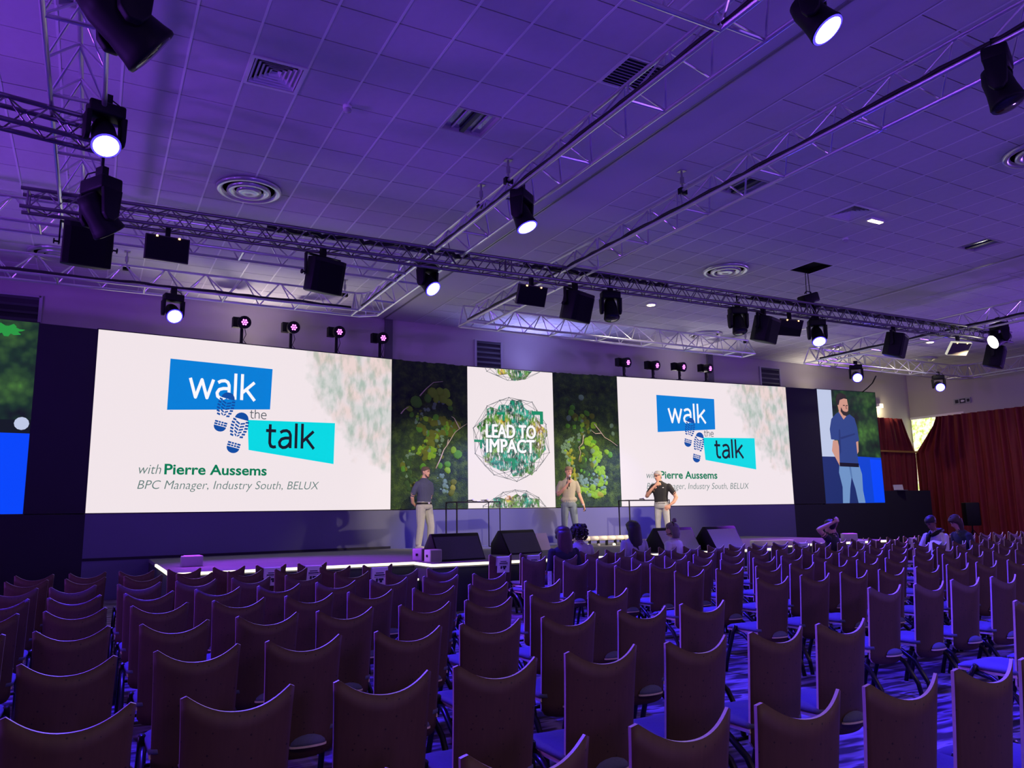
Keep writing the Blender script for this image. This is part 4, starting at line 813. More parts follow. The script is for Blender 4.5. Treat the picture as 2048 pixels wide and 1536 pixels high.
# ---- things on stage
def wedge(lab, px0, px1, pyb, rz, wd, grp='stage monitors along the stage edge', flip=1, lit_face=0):
    p = atz((px0+px1)/2, pyb, ZS); r = thing('stage_monitor', lab, 'stage monitor', (p.x, p.y+.2, ZS), R(rz), grp); h = wd/2
    prof = [(-.24, 0), (.26, 0), (.26, .20), (.06, .44), (.0, .44)] if flip > 0 else [(-.24, .0), (.26, 0), (.0, .46), (-.06, .46)]
    c = MB().prism_x(prof, -h, h).build('cabinet', M_blk if flip > 0 else mat('monitor_grey', (.09, .09, .11), .5), r); bevel_me(c.data, .012)
    g = MB().add([(-h+.03, -.245, .03), (h-.03, -.245, .03), (h-.03, -.012, .415), (-h+.03, -.012, .415)], [(0, 1, 2, 3)]).build('panel', mat('monitor_face_lit', (.30, .29, .34), .6, noise=(60, .1)) if lit_face else mat('monitor_carpet', (.06, .06, .075), .8, noise=(60, .2)), r)  # paler panel carries the light falling on the sloping face
    return r
wedge('black stage monitor right of the two small white speakers', 868, 972, 1121, 6, .92)
wedge('dark stage monitor left of the seated people, angled', 1000, 1090, 1108, 16, .9)
wedge('stage monitor with lit face behind the woman with headset', 1330, 1396, 1103, 8, 1.0, lit_face=1)
wedge('stage monitor with lit face at the right end of the thrust', 1430, 1484, 1099, 8, .9, lit_face=1)
M_wht = mat('speaker_white', (.55, .53, .50), .5)
for lab, px, py, rz in (('small white speaker tipped on its back at stage corner', 842, 1121, 30), ('small white speaker with grey grille facing the seats', 866, 1124, 8)):
    p = atz(px, py, ZS); r = thing('small_speaker', lab, 'loudspeaker', (p.x, p.y, ZS), R(rz)); c = MB().box(-.11, .11, -.10, .10, 0, .20).build('cabinet', M_wht, r); bevel_me(c.data, .012)
    MB().box(-.095, .095, -.106, -.10, .015, .185).build('grille', mat('grille_grey', (.22, .20, .19), .7), r); MB().box(-.12, -.11, -.02, .02, .08, .12).build('bracket', M_blkm, r)
# high tables
def high_table(lab, x, y, rz, w_=1.15, dp=.5, h=1.03):
    r = thing('high_table', lab, 'table', (x, y, ZS), R(rz), 'high tables on the stage'); hw, hd = w_/2, dp/2
    MB().box(-hw, hw, -hd, hd, h-.025, h).build('table_top', M_blkm, r)
    for sx in (-1, 1):
        for sy in (-1, 1): MB().box(sx*hw-.012 if sx > 0 else -hw, sx*hw if sx > 0 else -hw+.024, sy*hd-.024 if sy > 0 else -hd, hd if sy > 0 else -hd+.024, 0, h-.025).build('leg', M_blkm, r)
        MB().box(sx*hw-.012 if sx > 0 else -hw, sx*hw if sx > 0 else -hw+.024, -hd+.024, hd-.024, 0, .024).build('foot_rail', M_blkm, r)
    return r
TB1 = (7.62, 16.05); TB2 = (12.18, 15.7)
high_table('thin black high table beside the man in navy polo', *TB1, 6); high_table('thin black high table the man in black leans on', *TB2, -4, 1.2)
def mic(lab, p, rz):
    r = thing('microphone', lab, 'microphone', p, R(rz)); MB().tube([(-.11, 0, .02), (.05, 0, .026)], [.012, .017], 10).build('handle', M_blk, r, smooth=True); MB().lathe([(.01, -.03), (.026, -.01), (.028, .012), (.012, .028)], 12, (.07, 0, .03), 'x').build('grille_head', M_lgrey, r, smooth=True); return r
mic('handheld microphone lying left on the high table', (TB1[0]-.08, TB1[1]-.05, ZS+1.03), 20); mic('handheld microphone lying right on the same high table', (TB1[0]+.30, TB1[1], ZS+1.03), 10)
mic('black microphone lying on the table by the man in black', (TB2[0]-.05, TB2[1], ZS+1.03), 15)
r = tag(MB().box(-.09, .09, -.10, .10, 0, .012).build('notepad', M_paper, None, (TB1[0]+.12, TB1[1]-.05, ZS+1.03)), 'small white notepad between microphones on high table', 'notepad')
# foot light batten at the back of the stage
p = atz(1218, 1092, ZS); r = thing('led_batten', 'row of cream floor lights at the back of stage', 'stage light', (p.x, p.y+.4, ZS), R(-6)); M_cream = mat('batten_cream', (.75, .70, .55), .5)
for i in range(8): MB().tube([(-.88+i*.22, 0, .16), (-.68+i*.22, 0, .16)], .055, 10).build('light_tube', M_cream, r, smooth=True)
for i in range(9): MB().box(-.91+i*.22, -.87+i*.22, -.03, .03, 0, .12).build('bracket', M_blkm, r)
for i, x in enumerate((-.55, -.35, -.1, .3, .62)): MB().lathe([(.03, 0), (.035, .03), (.02, .05)], 10, (x, -.18, 0)).build('small_lamp', M_lipled if i % 2 else M_lgrey, r)
# folding prompts (cream boards) and papers near the stage edge
for lab, px, py, rz, wd, hh in (('cream board standing on the stage behind the dark monitor', 1092, 1100, 20, .34, .34), ('cream open booklet on the stage edge', 1312, 1098, 0, .5, .2)):
    p = atz(px, py, ZS); tag(MB().add([(-wd/2, 0, 0), (wd/2, 0, 0), (wd/2, .12, hh), (-wd/2, .12, hh), (-wd/2, .02, 0), (wd/2, .02, 0), (wd/2, .14, hh), (-wd/2, .14, hh)], [(0, 1, 2, 3), (7, 6, 5, 4), (0, 3, 7, 4), (1, 5, 6, 2), (3, 2, 6, 7), (4, 5, 1, 0)]).build('cream_board', M_cream, None, (p.x, p.y, ZS), (0, 0, R(rz))), lab, 'board')
for lab, px, py, rz in (('pink lit lamp block on left end of stage', 383, 1133, 0), ('magenta lit lamp block on the right wing of stage', 1699, 1082, -30)):
    p = atz(px, py, ZS); r = thing('floor_uplight', lab, 'stage light', (p.x, p.y, ZS), R(rz)); bevel_me(MB().box(-.16, .16, -.10, .10, 0, .17).build('housing', mat('uplight_body', (.35, .3, .38), .5), r).data, .015); MB().box(-.12, .12, -.08, .08, .17, .176).build('lens', M_par_b, r)
    spot('floor_uplight_beam', (p.x, p.y-.0, ZS+.5), (p.x, p.y-.8, ZS), 25, (.55, .1, 1), 150, .9, .1)
p = atz(1545, 1092, ZS); r = tag(MB().box(-.45, .45, -.1, .1, 0, .12).build('cream_case', M_cream, None, (p.x, p.y, ZS), (0, 0, R(-20))), 'low cream case on the stage beside the last monitor', 'case'); bevel_me(r.data, .02)

# ================================================================== CURTAINS, RIGHT CORNER
def curtain(lab, pts, z0, z1, seed, pull=None, wave=.055):
    """pleated cloth along a plan polyline; pull = (fraction, z, strength) gathers"""
    P = [Vector((*p, 0)) for p in pts]; seg = [(P[i+1]-P[i]).length for i in range(len(P)-1)]; Ln = sum(seg); n = int(Ln/.028); nz = 26; rn = random.Random(seed); ph = rn.uniform(0, 6)
    V = []; Fc = []
    for j in range(nz+1):
        z = z0+(z1-z0)*j/nz
        for i in range(n+1):
            d = Ln*i/n; k = 0; dd = d
            while k < len(seg)-1 and dd > seg[k]: dd -= seg[k]; k += 1
            t = (P[k+1]-P[k]).normalized(); s = Vector((t.y, -t.x, 0)); q = P[k]+t*dd
            wv = wave*(math.sin(d*21+ph+.5*math.sin(z*1.7))+.5*math.sin(d*34+1.3*ph))
            if pull:
                f = pull(d/Ln, z); q = q+t*f
            V.append((q.x+s.x*(wave*1.6+wv), q.y+s.y*(wave*1.6+wv), z))
    for j in range(nz):
        for i in range(n): a = j*(n+1)+i; Fc.append((a, a+1, a+n+2, a+n+1))
    lc = (P[0].x, P[0].y, 0); V = [(x-lc[0], y-lc[1], z) for x, y, z in V]
    return tag(MB().add(V, Fc).build('curtain', M_cur, None, lc, smooth=True), lab, 'curtain')
ZC = CZ+3.13
def pull_b(u, z):       # left curtain: its right edge is drawn back to the left above the tie
    k = max(0, (z-(CZ+1.93))/(ZC-CZ-1.93)) if z > CZ+1.93 else max(0, (CZ+1.93-z)/3.4)*.25
    return -u**6*.75*k
def pull_r(u, z):
    k = max(0, (z-(CZ+1.90))/(ZC-CZ-1.90)) if z > CZ+1.90 else 0
    return (1-u)**8*1.15*k
curtain('red velvet curtain on the stage wall beside the last screen', [(21.8, 18.05), (26.50, 18.05)], .02, ZC, 4, pull_b)
curtain('red velvet curtain hanging along the right wall', [(26.50, 18.0), (26.50, 12.6)], .02, ZC, 6, pull_r, .06)
r = tag(MB().box(21.9, 26.45, 17.84, 17.87, CZ+1.90, CZ+1.96).build('gold_braid', M_gold), 'gold braid running across the red stage wall curtain', 'braid')
r = tag(MB().box(-.02, .02, -.012, .012, 0, CZ+1.9).build('gold_braid', M_gold, None, (26.40, 17.8, .02)), 'gold braid hanging down in the curtain corner', 'braid')
# daylight window behind the curtain gap
def foliage_window():
    m = bpy.data.materials.new('daylight_foliage'); m.use_nodes = True; nt = m.node_tree; L = nt.links.new; b = nt.nodes['Principled BSDF']; b.inputs['Base Color'].default_value = (.02, .02, .02, 1); b.inputs['Emission Strength'].default_value = 1.6
    tc = nt.nodes.new('ShaderNodeTexCoord'); n = nt.nodes.new('ShaderNodeTexNoise'); n.inputs['Scale'].default_value = 9; n.inputs['Detail'].default_value = 5; L(tc.outputs['Object'], n.inputs['Vector'])
    cr = nt.nodes.new('ShaderNodeValToRGB'); e = cr.color_ramp.elements; e[0].position = .38; e[0].color = (.45, .55, .12, 1); e[1].position = .58; e[1].color = (1.0, .98, .70, 1); L(n.outputs['Fac'], cr.inputs['Fac']); L(cr.outputs[0], b.inputs['Emission Color']); return m
M_day = foliage_window()
wn = tag(MB().box(XR-.03, XR-.015, 16.2, 18.15, .3, ZC+.02).build('window_1', M_day), 'bright daylight window showing in the curtain gap', 'window', None, 'structure')
MB().box(XR-.05, XR-.012, 16.15, 18.18, ZC+.02, ZC+.10).build('window_head', M_bar, wn); MB().box(XR-.05, XR-.012, 17.15, 17.20, .3, ZC+.02).build('mullion', M_bar, wn)
l = bpy.data.lights.new('window_daylight', 'AREA'); l.energy = 140; l.color = (1, .92, .62); l.shape = 'RECTANGLE'; l.size = 1.6; l.size_y = 4.0; lo = bpy.data.objects.new('window_daylight', l); COL.objects.link(lo); lo.location = (XR-.06, 17.2, 2.5); lo.rotation_euler = (0, R(90), 0)
# pelmet rail, wall lamp, exit sign, loudspeaker on stand, equipment on the low black wall
p = aty(1754, 813, YB); r = thing('wall_lamp', 'small lit wall lamp right of the last screen', 'wall lamp', (p.x, YB-.0, p.z)); MB().box(-.10, .10, -.05, 0, -.06, .06).build('back_plate', M_wall, r); MB().prism([(-.16, -.06), (.16, -.06), (.10, -.18), (-.10, -.18)], -.03, .08).build('shade', M_bar, r); MB().box(-.12, .12, -.16, -.07, -.05, -.031).build('bulb', M_spotlamp, r)
l = bpy.data.lights.new('wall_lamp_glow', 'POINT'); l.energy = 14; l.color = (1, .85, .5); l.shadow_soft_size = .08; lo = bpy.data.objects.new('wall_lamp_glow', l); COL.objects.link(lo); lo.location = (p.x, YB-.3, p.z-.15)
p = atx(1925, 802, XR); r = thing('exit_sign', 'small emergency exit sign on the right wall', 'sign', p); MB().box(-.04, -.0, -.30, .30, -.10, .10).build('housing', mat('exit_housing', (.4, .42, .4), .6), r); MB().box(-.046, -.04, -.13, .08, -.075, .075).build('dark_square', M_ink, r); MB().box(-.047, -.04, .12, .24, -.06, .06).build('dark_square', M_ink, r)
MB().box(-.050, -.046, -.06, .03, -.035, .035).build('pictogram', M_bar, r); MB().prism([(-.05, -.095), (-.046, -.095), (-.046, -.06), (-.05, -.06)], -.02, .02).build('pictogram_arrow', M_bar, r); MB().box(-.046, -.04, -.27, -.18, -.05, .05).build('dark_square', M_ink, r)
p = atx(1942, 1028, 24.6); r = thing('stand_loudspeaker', 'black loudspeaker on a stand before the right curtain', 'loudspeaker', (p.x, p.y, 0), R(55))
bevel_me(MB().prism([(-.23, -.18), (.23, -.18), (.16, .2), (-.16, .2)], p.z-.36, p.z+.36).build('cabinet', M_blk, r).data, .02); MB().box(-.21, .21, -.19, -.181, p.z-.33, p.z+.33).build('grille', M_grille, r); MB().tube([(0, 0, .5), (0, 0, p.z-.36)], .02, 8).build('pole', M_blkm, r)
for a in (0, 120, 240): MB().tube([(0, 0, .75), (.5*math.cos(R(a)), .5*math.sin(R(a)), .015)], .013, 6).build('leg', M_blkm, r)
p = aty(1792, 975, 16.55); r = thing('laptop', 'open laptop on the low black wall by the curtain', 'laptop', (p.x, 16.38, CZ+.50), R(-20)); MB().box(-.17, .17, -.12, .12, 0, .02).build('keyboard_base', M_grey, r); MB().box(-.17, .17, .10, .12, .02, .22).build('lid', M_lgrey, r, None, (R(-12), 0, 0))
pts = [aty(1735, 770, 16.9), aty(1722, 784, 16.75), aty(1705, 800, 16.6)]; pts = [Vector((aty(1752, 752, 15.3))), Vector(aty(1745, 766, 15.8)), Vector(aty(1735, 776, 16.2)), Vector(aty(1725, 784, 16.45))]
lc = pts[0].copy(); tag(MB().tube([p-lc for p in pts], .02, 6).build('drop_cable', M_cable, None, lc, smooth=True), 'black cable from the right back truss to the last screen', 'cable')

# ================================================================== CHAIRS
DT = .61; HT = CZ-DT                         # chair top height .89
def back_mesh():
    nu, nv, th = 22, 8, .014; front = []; 
    def pt(u, v):
        a = abs(u); ztop = HT+.006-.082*(1-a**2.2)-(.026*max(0, (a-.87)/.13)**2.5); zbot = .285+.018*a**3+.03*max(0, (a-.85)/.15)**2
        z = zbot+(ztop-zbot)*v; wd = .1815+.0135*v+.004*v**6*a
        y = .052*a**2.0-.10*(z-.45)+.044-.052
        return Vector((u*wd, y, z))
    G = [[pt(-1+2*i/nu, j/nv) for i in range(nu+1)] for j in range(nv+1)]
    b = MB(); n = nu+1
    V = [G[j][i]+Vector((0, 0, 0)) for j in range(nv+1) for i in range(n)]; V2 = [p+Vector((0, th, 0)) for p in V]; N = len(V)
    Fb = []; Fe = []
    for j in range(nv):
        for i in range(nu):
            q = j*n+i; Fb.append((q, q+1, q+n+1, q+n)); Fb.append((N+q+n, N+q+n+1, N+q+1, N+q))
    for i in range(nu): Fe.append((i+1, i, N+i, N+i+1)); t = nv*n+i; Fe.append((t, t+1, N+t+1, N+t))
    for j in range(nv): q = j*n; Fe.append((q, q+n, N+q+n, N+q)); q = j*n+nu; Fe.append((q+n, q, N+q, N+q+n))
    b.v = [tuple(p) for p in V+V2]; b.f = Fb+Fe; b.m = [0]*len(Fb)+[1]*len(Fe)
    me = b.mesh([M_wood, M_edge], 'backrest'); me.polygons.foreach_set('use_smooth', [i < len(Fb) for i in range(len(me.polygons))]); return me
ME_back = back_mesh()
def seat_mesh():
    nu, nv = 12, 12; V = []; Fc = []; m = []
    def P(u, v, top):
        su = math.copysign(1-(1-abs(u))**1.6, u) if False else u
        ex = .205*(1-.06*(1-v))*u; 
        cor = max(0, abs(u)-.75)/.25; fr = max(0, v-.8)/.2; bk = max(0, .15-v)/.15
        y = .03+.425*v-.03*cor**2*fr*1.0+.02*cor**2*bk
        e = max(abs(u)**6, (2*v-1)**8)
        z = (.445-.022*e-.016*max(0, v-.75)/.25-.010*math.sin(math.pi*v)*(1-u*u)) if top else (.395+.006*e)
        return (ex, y, z)
    for top in (1, 0):
        for j in range(nv+1):
            for i in range(nu+1): V.append(P(-1+2*i/nu, j/nv, top))
    n = nu+1; N = n*(nv+1)
    for j in range(nv):
        for i in range(nu): q = j*n+i; Fc += [(q, q+1, q+n+1, q+n), (N+q+n, N+q+n+1, N+q+1, N+q)]
    for i in range(nu): Fc += [(i+1, i, N+i, N+i+1)]; t = nv*n+i; Fc += [(t, t+1, N+t+1, N+t)]
    for j in range(nv): q = j*n; Fc += [(q, q+n, N+q+n, N+q)]; q = j*n+nu; Fc += [(q+n, q, N+q, N+q+n)]
    return MB().add(V, Fc).mesh(M_fab, 'seat_cushion', True)
ME_seat = seat_mesh()
ME_shell = MB().add(*(lambda v: (v[0], v[1]))(box_data(-.19, .19, .05, .44, .378, .396))).mesh(M_edge, 'seat_shell')
V = []; Fc = []                              # cushion tail that bulges through the slot of the back
for j, zz in enumerate((0, .35, .7, .93, 1.0)):
    rr = math.sqrt(max(0, 1-zz*zz))
    for k in range(9): a = math.pi*k/8; V.append((.092*rr*math.cos(a), -.030*rr*math.sin(a)*(1 if 0 < k < 8 else 0)-.002, .048*zz))
for j in range(4):
    for k in range(8): q = j*9+k; Fc.append((q+1, q, q+9, q+10))
Fc.append(tuple(range(9)))
ME_tail = MB().add(V, Fc).mesh(M_fab, 'cushion_tail', True)
ME_lip = MB().prism([(.096*math.cos(math.pi*k/10), -.034*math.sin(math.pi*k/10)) for k in range(11)], -.010, 0).mesh(M_edge, 'slot_lip')
def leg_mesh(front, s):
    if front: pts = [(s*.212, .30, .430), (s*.214, .34, .36), (s*.222, .43, .10), (s*.224, .455, .0)]
    else: pts = [(s*.20, .33, .385), (s*.212, .20, .36), (s*.218, .05, .27), (s*.222, -.05, .12), (s*.224, -.075, .0)]
    return MB().tube(pts, .018, 8).mesh(M_leg, 'leg', True)
ME_legs = [leg_mesh(f, s) for f in (1, 0) for s in (-1, 1)]
ME_bar = MB().tube([(-.212, .30, .375), (.212, .30, .375)], .011, 8).tube([(-.205, .12, .335), (.205, .12, .335)], .010, 8).mesh(M_leg, 'cross_bar', True)
YB_TAIL = -.10*(.365-.45)+.044-.052
def chair(x, y, lab, grp, rz=0.0):
    r = thing('plywood_chair', lab, 'chair', (x, y, 0), rz, grp)
    mobj('backrest', ME_back, r); mobj('seat_cushion', ME_seat, r); mobj('seat_shell', ME_shell, r)
    mobj('cushion_tail', ME_tail, r, (.03, YB_TAIL, .352)); mobj('slot_lip', ME_lip, r, (.03, YB_TAIL, .352))
    for m_ in ME_legs: mobj('leg', m_, r)
    mobj('cross_bar', ME_bar, r); return r
def ROWY(m): return DT*(3.207+1.8267*m)-(.16 if m == 8 else 0)
OBS = {(0, 0): {2: 925, 3: 1268, 4: 1516, 5: 1729, 6: 1906, 7: 2033}, (0, 1): {0: 0, 1: 365, 2: 668, 3: 910, 4: 1137, 5: 1328, 6: 1494, 7: 1634}, (0, 2): {0: 36, 2: 534, 4: 923, 5: 1084, 6: 1235, 7: 1365},
       (0, 3): {0: 66, 1: 280, 3: 634, 5: 931, 6: 1061, 7: 1176}, (0, 4): {0: 87, 1: 262, 4: 697, 5: 826, 6: 940, 7: 1048}, (0, 5): {0: 95, 1: 248, 6: 848, 7: 946}, (0, 6): {0: 99, 1: 235, 2: 352, 3: 464, 4: 571, 5: 671, 7: 855},
       (0, 7): {-1: 9, 0: 130, 1: 248, 2: 353, 3: 456, 4: 550, 5: 640, 6: 725}, (0, 8): {-1: 29, 0: 138, 1: 238, 2: 335, 3: 426, 4: 512, 5: 595},
       (1, 1): {0: 2029}, (1, 2): {0: 1738, 1: 1825, 2: 1908, 3: 1980}, (1, 3): {0: 1516, 1: 1603, 2: 1682, 3: 1758, 4: 1829, 5: 1892, 6: 1955, 7: 2016}, (1, 4): {0: 1353, 1: 1433, 2: 1513, 3: 1582, 4: 1652, 5: 1716, 6: 1773, 7: 1831, 8: 1886, 9: 1935, 10: 1984, 11: 2031},
       (1, 5): {0: 1229, 1: 1302, 2: 1375, 3: 1443, 4: 1506}, (1, 6): {0: 1128, 1: 1195, 2: 1262, 3: 1328, 4: 1388}, (1, 7): {0: 1046, 1: 1110, 2: 1173, 3: 1232}, (1, 8): {0: 978, 1: 1040}}
def head_x(px, y):                            # plan x of a chair corner seen at image column px in the row at y
    lo, hi = 900, 1536
    for _ in range(40):
        mid = (lo+hi)/2; p = aty(px, mid, y)
        if p.z > HT: lo = mid
        else: hi = mid
    return aty(px, (lo+hi)/2, y).x
ORD = ['first', 'second', 'third', 'fourth', 'fifth', 'sixth', 'seventh', 'eighth', 'ninth', 'tenth', 'eleventh', 'twelfth', 'thirteenth', 'fourteenth', 'fifteenth', 'sixteenth', 'seventeenth', 'eighteenth', 'nineteenth', 'twentieth',
       'twenty-first', 'twenty-second', 'twenty-third', 'twenty-fourth', 'twenty-fifth', 'twenty-sixth', 'twenty-seventh', 'twenty-eighth', 'twenty-ninth', 'thirtieth']
KRANGE = {(0, 0): (1, 7), (0, 1): (-1, 7), (0, 2): (-1, 7), (0, 3): (-1, 7), (0, 4): (-2, 7), (0, 5): (-2, 7), (0, 6): (-2, 7), (0, 7): (-2, 6), (0, 8): (-2, 5)}
rnc = random.Random(21); CH = {}
for blk in (0, 1):
    for m in range(0 if blk == 0 else 1, 9):
        y = ROWY(m)
        if blk == 0: k0, k1 = KRANGE[(0, m)]
        else: k0, k1 = 0, int((math.tan(R(61.6))*y+.5-DT*8.861)/(DT*.893))
        for k in range(k0, k1+1):
            px = OBS.get((blk, m), {}).get(k)
            xl = head_x(px, y) if px is not None else DT*((-.358 if blk == 0 else 8.861)+(.8838 if blk == 0 else .893)*k-.003*m)+rnc.uniform(-.012, .012)
            if blk == 1 and m >= 5 and px is None: xl = head_x(max(OBS[(1, m)].values()), y)+DT*.884*(k-max(OBS[(1, m)]))+rnc.uniform(-.012, .012)
            n = (k1-k) if blk == 0 else k
            side = 'left' if blk == 0 else 'right'
            lab = 'plywood chair with blue seat, %s from aisle, %s, %s block' % (ORD[n], 'front row' if m == 8 else ORD[8-m]+' row', side)
            CH[(blk, m, k)] = chair(xl+.195, y+rnc.uniform(-.02, .02), lab, 'chairs of the %s seating block' % side, R(rnc.uniform(-1.5, 1.5)))
# paper signs hung over chair backs
def sign(ck, lab, off=0, lean=0):
    c = CH.get(ck)
    if c is None: return
    r = thing('paper_sign', lab, 'sign', (c.location.x+off, c.location.y, HT-.06), lean, 'paper signs on chair backs')
    w_ = .105; yb = -.056
    MB().add([(-w_, yb-.013, -.22), (w_, yb-.013, -.22), (w_, yb-.040, .008), (-w_, yb-.040, .008), (w_, yb+.006, .014), (-w_, yb+.006, .014), (w_, yb+.02, -.12), (-w_, yb+.02, -.12)], [(0, 1, 2, 3), (3, 2, 4, 5), (5, 4, 6, 7)]).build('sheet', M_paper, r)
    def q(x0, x1, z0, z1): t0, t1_ = (z0+.22)/.228, (z1+.22)/.228; return [(x0, yb-.015-.027*t0, z0), (x1, yb-.015-.027*t0, z0), (x1, yb-.015-.027*t1_, z1), (x0, yb-.015-.027*t1_, z1)]
    b = MB()
    for x0, x1, z0, z1 in ((-.055, .05, -.062, -.050), (-.07, .07, -.090, -.074), (-.075, .072, -.108, -.102), (-.05, -.022, -.165, -.122), (-.014, .05, -.150, -.122), (.0, .034, -.176, -.150)): b.add(q(x0, x1, z0, z1), [(0, 1, 2, 3)])
    b.build('print', M_ink, r)
sign((0, 8, 4), 'white paper sign on a front row chair left of stage, first'); sign((0, 8, 5), 'white paper sign on a front row chair left of stage, second'); sign((0, 7, 6), 'white paper sign on a second row chair before the stage steps')
sign((1, 8, 0), 'violet lit paper sign on first chair right of aisle'); sign((1, 8, 1), 'violet lit paper sign on second chair right of aisle')
sign((1, 8, 12), 'white paper sign on a chair left of the man with raised arms'); sign((1, 8, 15), 'white paper sign on chair right of the man with raised arms'); sign((1, 8, 18), 'white paper sign on a chair near the two leaning readers')
c = CH[(1, 7, 1)]; tag(MB().add([(-.03, 0, .30), (.03, 0, .30), (.04, .01, .66), (-.02, .01, .66), (-.03, .012, .30), (.03, .012, .30), (.04, .022, .66), (-.02, .022, .66)], [(0, 1, 2, 3), (7, 6, 5, 4), (0, 3, 7, 4), (1, 5, 6, 2), (3, 2, 6, 7), (4, 5, 1, 0)]).build('white_scarf', mat('white_patterned_cloth', (.6, .58, .62), .9, noise=(45, .5)), None, (c.location.x-.27, c.location.y+.02, 0)), 'white patterned cloth hanging beside the woman in black jacket', 'cloth')
# leaflets on seats
for (ck, lab) in (((0, 6, 7), 'leaflet lying on a seat beside the aisle'), ((1, 7, 0), 'leaflet lying on the aisle seat of second row'), ((1, 8, 0), 'leaflet lying on the aisle seat of front row')):
    c = CH[ck]; tag(MB().box(-.10, .10, -.14, .14, 0, .006).build('leaflet', M_paper, None, (c.location.x, c.location.y+.24, .446), (0, 0, R(14))), lab, 'leaflet')

# ================================================================== PEOPLE
from mathutils import kdtree
def ell(c, sx, sy, n=12):
    return [c+sx*math.cos(2*math.pi*k/n)+sy*math.sin(2*math.pi*k/n) for k in range(n)]
class Fig:
    def __init__(s): s.b = MB(); s.tags = []
    def loft(s, rings, tg):
        n = len(rings[0]); V = [p for r_ in rings for p in r_]; Fc = []
        for j in range(len(rings)-1):
            for k in range(n): k2 = (k+1) % n; Fc.append((j*n+k, j*n+k2, (j+1)*n+k2, (j+1)*n+k))
        Fc.append(tuple(reversed(range(n)))); Fc.append(tuple(range((len(rings)-1)*n, len(rings)*n)))
        s.b.add(V, Fc); s.tags += [tg]*len(V)
    def limb(s, pts, rad, tg, n=10, step=.03):
        pts = [Vector(p) for p in pts]; P = []; Rr = []
        for i in range(len(pts)-1):
            m = max(2, int((pts[i+1]-pts[i]).length/step))
            for k in range(m): f = k/m; P.append(pts[i].lerp(pts[i+1], f)); Rr.append(rad[i]*(1-f)+rad[i+1]*f)
        P.append(pts[-1]); Rr.append(rad[-1])
        t0 = (P[1]-P[0]).normalized(); t1_ = (P[-1]-P[-2]).normalized()
        P = [P[0]-t0*Rr[0]*.6]+P+[P[-1]+t1_*Rr[-1]*.6]; Rr = [Rr[0]*.55]+Rr+[Rr[-1]*.55]
        rings = []; a = t0.orthogonal().normalized()
        for i, p in enumerate(P):
            t = (P[min(i+1, len(P)-1)]-P[max(i-1, 0)]).normalized(); a = (a-t*a.dot(t)).normalized(); b_ = t.cross(a); rings.append(ell(p, a*Rr[i], b_*Rr[i], n))
        s.loft(rings, tg)
    def hand(s, w_, d, nrm, curl=.5, tg='skin', side=1, k=1.0):
        """palm from the wrist along d, nrm = back-of-hand direction, five fingers that curl to the palm side"""
        w_, d, nrm = Vector(w_), Vector(d).normalized(), Vector(nrm); nrm = (nrm-d*nrm.dot(d)).normalized(); x = d.cross(nrm)*side
        rings = [ell(w_+d*q*k, x*rx*k, nrm*ry*k, 10) for q, rx, ry in ((-.02, .024, .020), (.01, .028, .018), (.05, .040, .016), (.085, .042, .014), (.095, .036, .010))]; s.loft(rings, tg)
        for i, (o, ln) in enumerate(((-.031, .066), (-.010, .076), (.011, .070), (.031, .055))):
            p = w_+(d*.085+x*o)*k; dd = d; pts = [p]
            for j in range(3):
                dd = (Matrix.Rotation(-curl*(.75 if j else .55)*side, 3, x) @ dd) if True else dd
                pts.append(pts[-1]+dd*ln*k*(.45, .32, .25)[j])
            s.limb(pts, [.0100*k, .0095*k, .009*k, .0075*k], tg, 7, .012)
        p = w_+(d*.03-x*.030)*k; q = p+(d*.035-x*.026-nrm*.012*curl)*k; s.limb([p, q, q+(d*.030-x*.004-nrm*.02*curl)*k], [.014*k, .011*k, .009*k], tg, 7, .012)
    def build(s, parent, mats, voxel):
        names = list(mats); me = s.b.mesh([M_blk], 'tmp'); o = bpy.data.objects.new('tmp', me); COL.objects.link(o)
        md = o.modifiers.new('r', 'REMESH'); md.mode = 'VOXEL'; md.voxel_size = voxel; md.use_smooth_shade = True
        sm = o.modifiers.new('s', 'SMOOTH'); sm.factor = .5; sm.iterations = 2
        dg = bpy.context.evaluated_depsgraph_get(); dg.update(); out = bpy.data.meshes.new_from_object(o.evaluated_get(dg)); bpy.data.objects.remove(o)
        kd = kdtree.KDTree(len(s.b.v))
        for i, v in enumerate(s.b.v): kd.insert(v, i)
        kd.balance(); out.materials.clear()
        for n_ in names: out.materials.append(mats[n_])
        idx = {n_: i for i, n_ in enumerate(names)}
        out.polygons.foreach_set('material_index', [idx[s.tags[kd.find(p.center)[1]]] for p in out.polygons]); out.polygons.foreach_set('use_smooth', [True]*len(out.polygons)); out.update()
        return mobj('body', out, parent)
def headm(yaw=0, pitch=0, roll=0): return Matrix.Rotation(R(yaw), 3, 'Z') @ Matrix.Rotation(R(pitch), 3, 'X') @ Matrix.Rotation(R(roll), 3, 'Y')
HEADP = [(-.122, .022, .022, -.052), (-.112, .036, .040, -.046), (-.09, .050, .062, -.030), (-.055, .060, .080, -.014), (-.02, .069, .090, -.004), (.02, .074, .096, .002), (.055, .074, .097, .005), (.085, .066, .086, .007), (.107, .048, .062, .008), (.118, .024, .032, .008)]
